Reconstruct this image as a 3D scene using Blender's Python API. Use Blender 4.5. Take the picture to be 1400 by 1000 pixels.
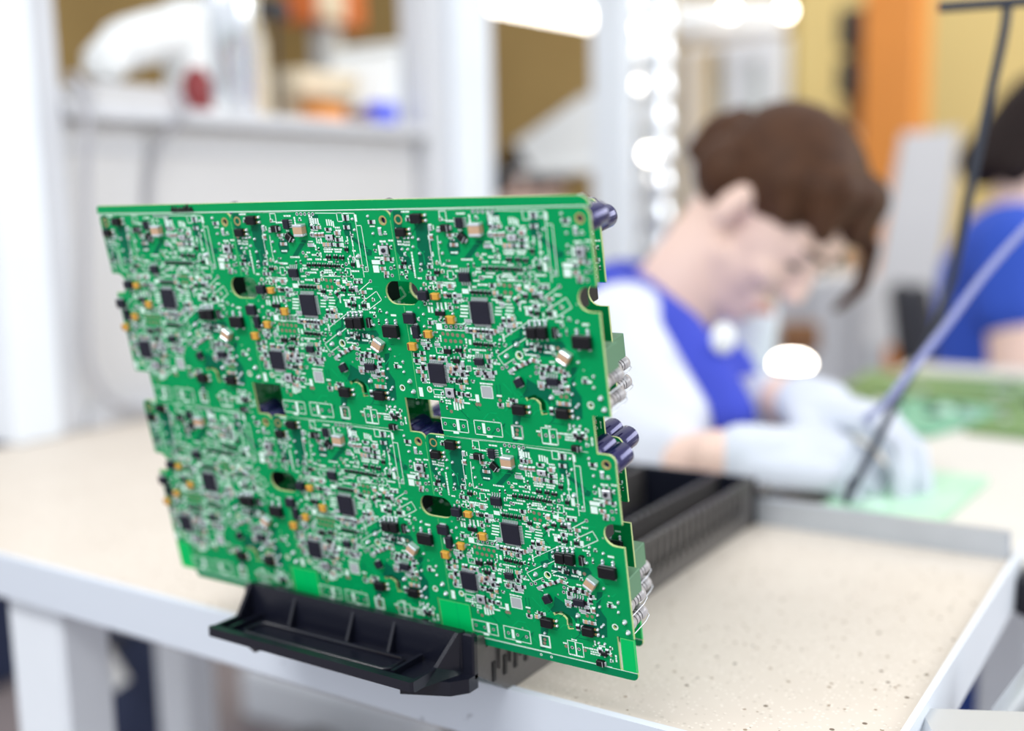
import bpy, bmesh, math, random, json
import numpy as np
from mathutils import Vector, Matrix
for o in list(bpy.data.objects): bpy.data.objects.remove(o, do_unlink=True)
SC = bpy.context.scene
COL = SC.collection
# ------------------------------------------------------------------ camera, world, lights, exposure
cam_d = bpy.data.cameras.new('camera'); cam = bpy.data.objects.new('camera', cam_d); COL.objects.link(cam)
cam_d.sensor_width = 36.0; cam_d.lens = 36.0 * 1529.74 / 1400.0
cam_d.clip_start = 0.02
yaw, pitch, roll = 0.58122, 0.14692, 0.02117
_f = Vector((-math.sin(yaw) * math.cos(pitch), math.cos(yaw) * math.cos(pitch), -math.sin(pitch)))
_r = Vector((math.cos(yaw), math.sin(yaw), 0)); _d = _f.cross(_r)
_c, _s = math.cos(roll), math.sin(roll)
_r2 = _c * _r + _s * _d; _d2 = -_s * _r + _c * _d
CAMPOS = Vector((0, 0, 0.2948))
cam.matrix_world = Matrix(((_r2.x, -_d2.x, -_f.x, 0), (_r2.y, -_d2.y, -_f.y, 0), (_r2.z, -_d2.z, -_f.z, CAMPOS.z), (0, 0, 0, 1)))
cam_d.dof.use_dof = True; cam_d.dof.focus_distance = 0.613; cam_d.dof.aperture_fstop = 2.05
SC.camera = cam
SC.view_settings.view_transform = 'Standard'; SC.view_settings.look = 'None'
SC.view_settings.gamma = 1.0; SC.view_settings.use_curve_mapping = False
SC.view_settings.exposure = 0.43
SC.cycles.use_denoising = True
SC.cycles.max_bounces = 6
wld = bpy.data.worlds.new('daylight'); SC.world = wld; wld.use_nodes = True
wld.node_tree.nodes['Background'].inputs[0].default_value = (0.92, 0.955, 1.0, 1); wld.node_tree.nodes['Background'].inputs[1].default_value = 0.74
def area(name, loc, target, sx, sy, power, color):
    l = bpy.data.lights.new(name, 'AREA'); l.shape = 'RECTANGLE'; l.size = sx; l.size_y = sy; l.energy = power; l.color = color
    o = bpy.data.objects.new(name, l); COL.objects.link(o); o.location = loc
    o.rotation_euler = (Vector(target) - Vector(loc)).to_track_quat('-Z', 'Y').to_euler()
    return o
area('window_daylight', (3.2, 3.4, 2.0), (-0.6, 1.4, 0.0), 3.0, 2.2, 95, (0.95, 0.98, 1.0))
area('ceiling_light', (-0.9, 1.3, 2.3), (-0.9, 1.3, 0.0), 2.6, 2.6, 7, (1.0, 0.97, 0.92))
area('front_fill_light', (-0.55, -0.75, 1.55), (-0.45, 0.5, 0.1), 1.4, 0.35, 21, (1.0, 0.985, 0.96))  # unseen fill light, added above the front to brighten the board parts
area('far_ceiling_light', (-1.2, 4.6, 2.6), (-1.6, 5.2, 0.0), 3.0, 2.0, 34, (1.0, 0.95, 0.85))
FLOOR = -0.78
# ------------------------------------------------------------------ materials
def lin(c):
    c = c / 255.0
    return c / 12.92 if c <= 0.04045 else ((c + 0.055) / 1.055) ** 2.4
def rgb(r, g, b): return (lin(r), lin(g), lin(b), 1)
MATS = {}
def mat(name, col, rough=0.5, metal=0.0, var=0.0, scale=20.0, spec=0.5, emit=None, estr=0.0, bump=0.0, coat=0.0, col2=None):
    m = bpy.data.materials.new(name); m.use_nodes = True; MATS[name] = m
    nt = m.node_tree; b = nt.nodes['Principled BSDF']
    b.inputs['Base Color'].default_value = rgb(*col); b.inputs['Roughness'].default_value = rough
    b.inputs['Metallic'].default_value = metal; b.inputs['Specular IOR Level'].default_value = spec
    if coat: b.inputs['Coat Weight'].default_value = coat; b.inputs['Coat Roughness'].default_value = 0.1
    if emit: b.inputs['Emission Color'].default_value = rgb(*emit); b.inputs['Emission Strength'].default_value = estr
    if var or bump:
        tc = nt.nodes.new('ShaderNodeTexCoord'); nz = nt.nodes.new('ShaderNodeTexNoise')
        nz.inputs['Scale'].default_value = scale; nz.inputs['Detail'].default_value = 4
        nt.links.new(tc.outputs['Object'], nz.inputs['Vector'])
        if var:
            mx = nt.nodes.new('ShaderNodeMix'); mx.data_type = 'RGBA'
            c2 = col2 or tuple(max(0, v * (1 - var)) for v in col)
            mx.inputs[6].default_value = rgb(*col); mx.inputs[7].default_value = rgb(*c2)
            nt.links.new(nz.outputs['Fac'], mx.inputs[0]); nt.links.new(mx.outputs[2], b.inputs['Base Color'])
        if bump:
            bp = nt.nodes.new('ShaderNodeBump'); bp.inputs['Strength'].default_value = bump; bp.inputs['Distance'].default_value = 0.002
            nt.links.new(nz.outputs['Fac'], bp.inputs['Height']); nt.links.new(bp.outputs['Normal'], b.inputs['Normal'])
    return m
mat('solder_mask', (0, 154, 88), 0.34, var=0.08, scale=60, spec=0.10)
mat('mask_dark', (0, 100, 72), 0.4, spec=0.10)
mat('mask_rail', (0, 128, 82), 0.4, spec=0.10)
mat('score_line', (110, 200, 130), 0.6)
mat('mask_light', (0, 188, 98), 0.4, spec=0.10)
mat('mask_trace', (0, 166, 98), 0.4, spec=0.10)
mat('board_edge', (186, 200, 138), 0.7)
mat('silk', (226, 248, 240), 0.7)
mat('silver', (222, 226, 234), 0.28, metal=0.6)
mat('solder', (222, 230, 238), 0.22, metal=0.6)
mat('gold_pad', (206, 180, 120), 0.35, metal=0.6)
mat('copper_pad', (150, 128, 112), 0.5, metal=0.3)
mat('hole_dark', (22, 26, 24), 0.8)
mat('chip_black', (32, 33, 48), 0.45, var=0.15, scale=300, spec=0.3)
mat('chip_dark', (16, 16, 22), 0.42, spec=0.3)
mat('ceramic_beige', (206, 170, 138), 0.5, var=0.1, scale=200)
mat('tantalum', (222, 166, 62), 0.45, var=0.12, scale=300)
mat('res_dark', (30, 28, 34), 0.5, spec=0.3)
mat('res_brown', (150, 116, 104), 0.5)
mat('res_grey', (172, 178, 182), 0.45)
mat('cap_sleeve', (30, 27, 84), 0.13, metal=0.4, coat=0.5)
mat('cap_top', (214, 214, 220), 0.25, metal=0.9)
mat('relay_green', (90, 134, 102), 0.5)
mat('res_body', (178, 174, 176), 0.25)
mat('res_band', (70, 66, 74), 0.5)
mat('plastic_black', (20, 22, 34), 0.26, bump=0.04, scale=350, spec=0.45)
mat('plastic_antistatic', (80, 77, 76), 0.32, bump=0.1, scale=200)
mat('marker_ink', (8, 8, 10), 0.5)
mat('white_paint', (232, 238, 246), 0.45, var=0.05, scale=8)
mat('grey_paint', (206, 208, 214), 0.5, var=0.05, scale=8)
mat('aluminium', (200, 206, 216), 0.38, metal=0.55, var=0.08, scale=25)
mat('panel_white', (206, 205, 206), 0.55, var=0.04, scale=5)
mat('cream_top', (224, 221, 214), 0.5, var=0.04, scale=9)
mat('skin', (240, 208, 194), 0.55, var=0.06, scale=12)
mat('hair_brown', (48, 28, 20), 0.6, spec=0.2, var=0.35, scale=40, col2=(88, 58, 38))
mat('hair_dark', (38, 25, 24), 0.6, spec=0.2, var=0.3, scale=40)
mat('coat_white', (224, 228, 240), 0.85, var=0.07, scale=10, bump=0.8)
mat('blue_cloth', (60, 76, 200), 0.85, var=0.12, scale=20)
mat('blue_shirt', (48, 86, 200), 0.85, var=0.12, scale=14)
mat('glove_white', (214, 220, 232), 0.8, var=0.05, scale=30, bump=0.3)
mat('jeans', (58, 66, 92), 0.85)
mat('shoe_dark', (48, 46, 50), 0.6)
mat('eye_dark', (50, 38, 36), 0.3)
mat('eye_white', (236, 232, 228), 0.3)
mat('lip', (206, 132, 124), 0.5)
mat('cord_dark', (46, 52, 66), 0.5)
mat('cable_grey', (168, 168, 174), 0.6)
mat('strap_lavender', (150, 156, 206), 0.5)
mat('orange_paint', (236, 150, 62), 0.5, var=0.08, scale=4)
mat('orange_deep', (204, 104, 40), 0.5)
mat('wall_olive', (176, 150, 96), 0.85, var=0.25, scale=1.6, col2=(138, 114, 68))
mat('wall_yellow', (226, 204, 138), 0.85, var=0.1, scale=1.4)
mat('floor_grey', (150, 140, 142), 0.6, var=0.12, scale=2.5)
mat('cardboard', (190, 150, 104), 0.8)
mat('cream_box', (222, 206, 178), 0.7)
mat('red_dark', (128, 36, 40), 0.5)
mat('brown_dark', (104, 54, 34), 0.6)
mat('blue_plastic', (84, 96, 226), 0.4)
mat('bin_blue', (44, 82, 170), 0.5)
mat('white_plastic', (238, 240, 240), 0.4)
mat('steel_bright', (236, 240, 246), 0.2, metal=0.9)
mat('dark_blue', (34, 46, 78), 0.5)
mat('charcoal', (44, 44, 50), 0.6)
mat('wood_brown', (150, 104, 66), 0.6, var=0.2, scale=10)
mat('grey_metal', (190, 194, 198), 0.4, metal=0.4)
mat('lamp_glow', (255, 250, 240), 0.5, emit=(255, 249, 236), estr=5.0)
mat('spot_glow', (255, 250, 240), 0.5, emit=(255, 244, 228), estr=14.0)
mat('pane', (226, 236, 232), 0.3)
mat('pcb_pale', (150, 214, 172), 0.5, var=0.3, scale=60, col2=(212, 236, 218))
mat('pcb_olive', (120, 160, 92), 0.5, var=0.25, scale=40)
mat('pcb_teal', (44, 150, 112), 0.5, var=0.25, scale=40, col2=(150, 200, 172))
# work surface: cream with scattered dark pits
def speckle(name, base, c2, speck):
    m = mat(name, base, 0.5, var=0.0)
    nt = m.node_tree; b = nt.nodes['Principled BSDF']
    tc = nt.nodes.new('ShaderNodeTexCoord')
    nz = nt.nodes.new('ShaderNodeTexNoise'); nz.inputs['Scale'].default_value = 14; nz.inputs['Detail'].default_value = 6
    mx = nt.nodes.new('ShaderNodeMix'); mx.data_type = 'RGBA'; mx.inputs[6].default_value = rgb(*base); mx.inputs[7].default_value = rgb(*c2)
    nt.links.new(tc.outputs['Object'], nz.inputs['Vector']); nt.links.new(nz.outputs['Fac'], mx.inputs[0])
    prev = mx.outputs[2]
    for sc, thr, cc in ((120, 0.15, speck), (75, 0.11, (110, 96, 82)), (210, 0.24, (196, 186, 174)), (330, .3, (224, 216, 206))):
        vo = nt.nodes.new('ShaderNodeTexVoronoi'); vo.inputs['Scale'].default_value = sc; vo.inputs['Randomness'].default_value = 1.0
        nt.links.new(tc.outputs['Object'], vo.inputs['Vector'])
        lt = nt.nodes.new('ShaderNodeMath'); lt.operation = 'LESS_THAN'; lt.inputs[1].default_value = thr
        nt.links.new(vo.outputs['Distance'], lt.inputs[0])
        sep = nt.nodes.new('ShaderNodeSeparateColor'); nt.links.new(vo.outputs['Color'], sep.inputs[0])
        gt = nt.nodes.new('ShaderNodeMath'); gt.operation = 'GREATER_THAN'; gt.inputs[1].default_value = 0.55
        nt.links.new(sep.outputs[0], gt.inputs[0])
        mu = nt.nodes.new('ShaderNodeMath'); mu.operation = 'MULTIPLY'
        nt.links.new(lt.outputs[0], mu.inputs[0]); nt.links.new(gt.outputs[0], mu.inputs[1])
        m2 = nt.nodes.new('ShaderNodeMix'); m2.data_type = 'RGBA'; m2.inputs[7].default_value = rgb(*cc)
        nt.links.new(mu.outputs[0], m2.inputs[0]); nt.links.new(prev, m2.inputs[6]); prev = m2.outputs[2]
    nt.links.new(prev, b.inputs['Base Color'])
mat('edge_dirt', (112, 114, 124), 0.7)
speckle('speckled_top', (216, 207, 196), (204, 194, 182), (146, 126, 106))
def worn(name):
    m = mat(name, (212, 220, 232), 0.45, metal=0.15)
    nt = m.node_tree; b = nt.nodes['Principled BSDF']
    tc = nt.nodes.new('ShaderNodeTexCoord'); nz = nt.nodes.new('ShaderNodeTexNoise'); nz.inputs['Scale'].default_value = 60; nz.inputs['Detail'].default_value = 9
    nt.links.new(tc.outputs['Object'], nz.inputs['Vector'])
    cr = nt.nodes.new('ShaderNodeValToRGB'); e = cr.color_ramp.elements
    e[0].position = 0.24; e[0].color = rgb(120, 128, 142); e[1].position = 0.31; e[1].color = rgb(212, 220, 232)
    nt.links.new(nz.outputs['Fac'], cr.inputs[0]); nt.links.new(cr.outputs[0], b.inputs['Base Color'])
worn('worn_white_metal')
# ------------------------------------------------------------------ mesh helpers
class MB:
    """Collects shapes; build() links them as one mesh object."""
    def __init__(s): s.v = []; s.f = []; s.m = []; s.sm = []; s.mats = []
    def mi(s, m):
        if m not in s.mats: s.mats.append(m)
        return s.mats.index(m)
    def add(s, verts, faces, m, smooth=False):
        o = len(s.v); s.v += [tuple(p) for p in verts]; k = s.mi(m)
        for f in faces: s.f.append(tuple(i + o for i in f)); s.m.append(k); s.sm.append(smooth)
    def box(s, c, d, m, rz=0.0, bev=0.0, rot=None):
        hx, hy, hz = d[0] / 2, d[1] / 2, d[2] / 2
        bev = min(bev, hx * .9, hy * .9, hz * .9)
        P = []
        if bev <= 0:
            P = [(x, y, z) for z in (-hz, hz) for x, y in ((-hx, -hy), (hx, -hy), (hx, hy), (-hx, hy))]
            F = [(3, 2, 1, 0), (4, 5, 6, 7), (0, 1, 5, 4), (1, 2, 6, 5), (2, 3, 7, 6), (3, 0, 4, 7)]
        else:
            def ring(ix, iy, z):
                b = bev
                return [(-ix + b, -iy, z), (ix - b, -iy, z), (ix, -iy + b, z), (ix, iy - b, z), (ix - b, iy, z), (-ix + b, iy, z), (-ix, iy - b, z), (-ix, -iy + b, z)]
            b = bev
            P = ring(hx - b, hy - b, -hz) if hx > 2 * b and hy > 2 * b else ring(hx, hy, -hz)
            P = P + ring(hx, hy, -hz + b) + ring(hx, hy, hz - b) + (ring(hx - b, hy - b, hz) if hx > 2 * b and hy > 2 * b else ring(hx, hy, hz))
            F = [tuple(range(7, -1, -1)), tuple(range(24, 32))]
            for k in range(3):
                for i in range(8): F.append((k * 8 + i, k * 8 + (i + 1) % 8, k * 8 + 8 + (i + 1) % 8, k * 8 + 8 + i))
        cz, sz = math.cos(rz), math.sin(rz)
        if rot is None: P = [(c[0] + x * cz - y * sz, c[1] + x * sz + y * cz, c[2] + z) for x, y, z in P]
        else: P = [tuple(rot @ Vector(p) + Vector(c)) for p in P]
        s.add(P, F, m)
    def prism(s, poly, z0, z1, m, axis='z'):
        """poly extruded along an axis; poly counter-clockwise in the other two coordinates"""
        n = len(poly)
        def mk(a, b, t): return (a, b, t) if axis == 'z' else ((t, a, b) if axis == 'x' else (b, t, a))
        P = [mk(a, b, z0) for a, b in poly] + [mk(a, b, z1) for a, b in poly]
        F = [tuple(range(n - 1, -1, -1)), tuple(range(n, 2 * n))] + [(i, (i + 1) % n, n + (i + 1) % n, n + i) for i in range(n)]
        s.add(P, F, m)
    def flat(s, poly, z, m): s.add([(x, y, z) for x, y in poly], [tuple(range(len(poly)))], m)
    def tube(s, pts, r, m, seg=8, caps=True):
        pts = [Vector(p) for p in pts]; n = len(pts); rs = r if isinstance(r, (list, tuple)) else [r] * n
        P = []; F = []; up = None
        for i, p in enumerate(pts):
            t = (pts[min(i + 1, n - 1)] - pts[max(i - 1, 0)]).normalized()
            if up is None: up = Vector((0, 0, 1)) if abs(t.z) < .9 else Vector((1, 0, 0))
            a = (up - t * up.dot(t)).normalized(); b = t.cross(a); up = a
            for k in range(seg):
                th = 2 * math.pi * k / seg; P.append(p + (a * math.cos(th) + b * math.sin(th)) * rs[i])
        for i in range(n - 1):
            for k in range(seg): F.append((i * seg + k, i * seg + (k + 1) % seg, (i + 1) * seg + (k + 1) % seg, (i + 1) * seg + k))
        s.add(P, F, m, True)
        if caps: s.add(P[:seg], [tuple(range(seg - 1, -1, -1))], m); s.add(P[-seg:], [tuple(range(seg))], m)
    def lathe(s, c, prof, m, seg=16, axis='z', smooth=True):
        P = []; F = []
        for r, h in prof:
            for k in range(seg):
                th = 2 * math.pi * k / seg; a, b = r * math.cos(th), r * math.sin(th)
                P.append((c[0] + a, c[1] + b, c[2] + h) if axis == 'z' else ((c[0] + a, c[1] - h, c[2] + b) if axis == '-y' else ((c[0] + h, c[1] + a, c[2] + b) if axis == 'x' else (c[0] - a, c[1] + h, c[2] + b))))
        for i in range(len(prof) - 1):
            for k in range(seg): F.append((i * seg + k, i * seg + (k + 1) % seg, (i + 1) * seg + (k + 1) % seg, (i + 1) * seg + k))
        s.add(P, F, m, smooth)
        n = len(prof) - 1
        if prof[0][0] > 1e-6: s.add(P[:seg], [tuple(range(seg - 1, -1, -1))], m)
        if prof[-1][0] > 1e-6: s.add(P[-seg:], [tuple(range(seg))], m)
    def merge(s, o, dx=0, dy=0, dz=0, rz=0.0):
        cz, sz = math.cos(rz), math.sin(rz); off = len(s.v)
        s.v += [(dx + x * cz - y * sz, dy + x * sz + y * cz, dz + z) for x, y, z in o.v]
        mp = [s.mi(m) for m in o.mats]
        s.f += [tuple(i + off for i in f) for f in o.f]; s.m += [mp[k] for k in o.m]; s.sm += o.sm
    def mesh(s, name, xf=None):
        me = bpy.data.meshes.new(name)
        V = [xf(p) for p in s.v] if xf else s.v
        me.from_pydata(V, [], s.f)
        for m in s.mats: me.materials.append(MATS[m])
        me.polygons.foreach_set('material_index', s.m); me.polygons.foreach_set('use_smooth', s.sm); me.update()
        return me
WLOC = {}
def wl(o): return WLOC.get(o.name, Vector((0, 0, 0)))
def tag(o, label, cat, group=None, kind=None):
    if label: o['label'] = label
    if cat: o['category'] = cat
    if group: o['group'] = group
    if kind: o['kind'] = kind
    return o
def thing(name, loc, label, cat, group=None):
    o = bpy.data.objects.new(name, None); COL.objects.link(o); o.location = loc; o.empty_display_size = 0.05
    WLOC[o.name] = Vector(loc); return tag(o, label, cat, group)
def put(name, me, parent=None, world=True, loc=None):
    """link a mesh made in world coordinates (world=True) under its parent"""
    o = bpy.data.objects.new(name, me); COL.objects.link(o)
    if parent: o.parent = parent
    if world:
        if parent: base = wl(parent); origin = base
        else:
            n = len(me.vertices); co = np.empty(n * 3); me.vertices.foreach_get('co', co); co = co.reshape(-1, 3)
            origin = Vector(((co[:, 0].min() + co[:, 0].max()) / 2, (co[:, 1].min() + co[:, 1].max()) / 2, co[:, 2].min())); o.location = origin
        me.transform(Matrix.Translation(-origin)); WLOC[o.name] = origin
    elif loc is not None: o.location = loc
    return o
def part(name, mb, parent, label=None):
    o = put(name, mb.mesh(name), parent)
    if label: o['label'] = label
    return o
def single(name, mb, label, cat, group=None, kind=None): return tag(put(name, mb.mesh(name)), label, cat, group, kind)
def structure(name, mb): 
    o = put(name, mb.mesh(name)); o['kind'] = 'structure'; return o
def bx(c, d, m, **k): b = MB(); b.box(c, d, m, **k); return b
def smooth_path(pts, n=8):
    P = [Vector(p) for p in pts]; P = [P[0] * 2 - P[1]] + P + [P[-1] * 2 - P[-2]]; out = []
    for i in range(1, len(P) - 2):
        for k in range(n):
            t = k / n; a, b, c, d = P[i - 1], P[i], P[i + 1], P[i + 2]
            out.append(0.5 * ((2 * b) + (c - a) * t + (2 * a - 5 * b + 4 * c - d) * t * t + (3 * b - a - 3 * c + d) * t ** 3))
    out.append(P[-2]); return out
def blob(name, prims, m, voxel=0.006, it=6, xf=None):
    """continuous skin: union of tapered capsules and ellipsoids, voxel-remeshed and smoothed"""
    bm = bmesh.new()
    for p in prims:
        if p[0] == 'c':
            _, a, ra, b, rb = p; a, b = Vector(a), Vector(b)
            for q, r in ((a, ra), (b, rb)): bmesh.ops.create_icosphere(bm, subdivisions=2 if r < .02 else 3, radius=r, matrix=Matrix.Translation(q))
            d = b - a
            if d.length > 1e-5: bmesh.ops.create_cone(bm, cap_ends=True, segments=18, radius1=ra, radius2=rb, depth=d.length, matrix=Matrix.Translation((a + b) / 2) @ d.to_track_quat('Z', 'Y').to_matrix().to_4x4())
        else:
            _, c, rad = p[:3]; M = p[3] if len(p) > 3 else Matrix.Identity(3)
            bmesh.ops.create_icosphere(bm, subdivisions=3, radius=1.0, matrix=Matrix.Translation(Vector(c)) @ M.to_4x4() @ Matrix.Diagonal((*rad, 1)))
    if xf is not None: bmesh.ops.transform(bm, matrix=xf, verts=bm.verts)
    me = bpy.data.meshes.new('tmp'); bm.to_mesh(me); bm.free()
    o = bpy.data.objects.new('tmp', me); COL.objects.link(o)
    r = o.modifiers.new('r', 'REMESH'); r.mode = 'VOXEL'; r.voxel_size = voxel
    s = o.modifiers.new('s', 'SMOOTH'); s.iterations = it; s.factor = 0.5
    dg = bpy.context.evaluated_depsgraph_get(); dg.update()
    out = bpy.data.meshes.new_from_object(o.evaluated_get(dg)); out.name = name
    bpy.data.objects.remove(o, do_unlink=True); bpy.data.meshes.remove(me)
    out.materials.clear(); out.materials.append(MATS[m])
    out.polygons.foreach_set('use_smooth', [True] * len(out.polygons)); out.update()
    return out
def plate(outer, holes, t):
    """flat plate with holes -> verts, faces (front at z=0, back at z=-t)"""
    cu = bpy.data.curves.new('tmp', 'CURVE'); cu.dimensions = '2D'; cu.fill_mode = 'BOTH'; cu.extrude = t / 2
    for loop in [outer] + holes:
        sp = cu.splines.new('POLY'); sp.points.add(len(loop) - 1); sp.use_cyclic_u = True
        for i, (x, y) in enumerate(loop): sp.points[i].co = (x, y, 0, 1)
    o = bpy.data.objects.new('tmp', cu); COL.objects.link(o)
    dg = bpy.context.evaluated_depsgraph_get(); dg.update()
    me = bpy.data.meshes.new_from_object(o.evaluated_get(dg))
    V = [(v.co.x, v.co.y, v.co.z - t / 2) for v in me.vertices]; F = [tuple(p.vertices) for p in me.polygons]; N = [p.normal.z for p in me.polygons]
    bpy.data.objects.remove(o, do_unlink=True); bpy.data.curves.remove(cu); bpy.data.meshes.remove(me)
    return V, F, N
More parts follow.
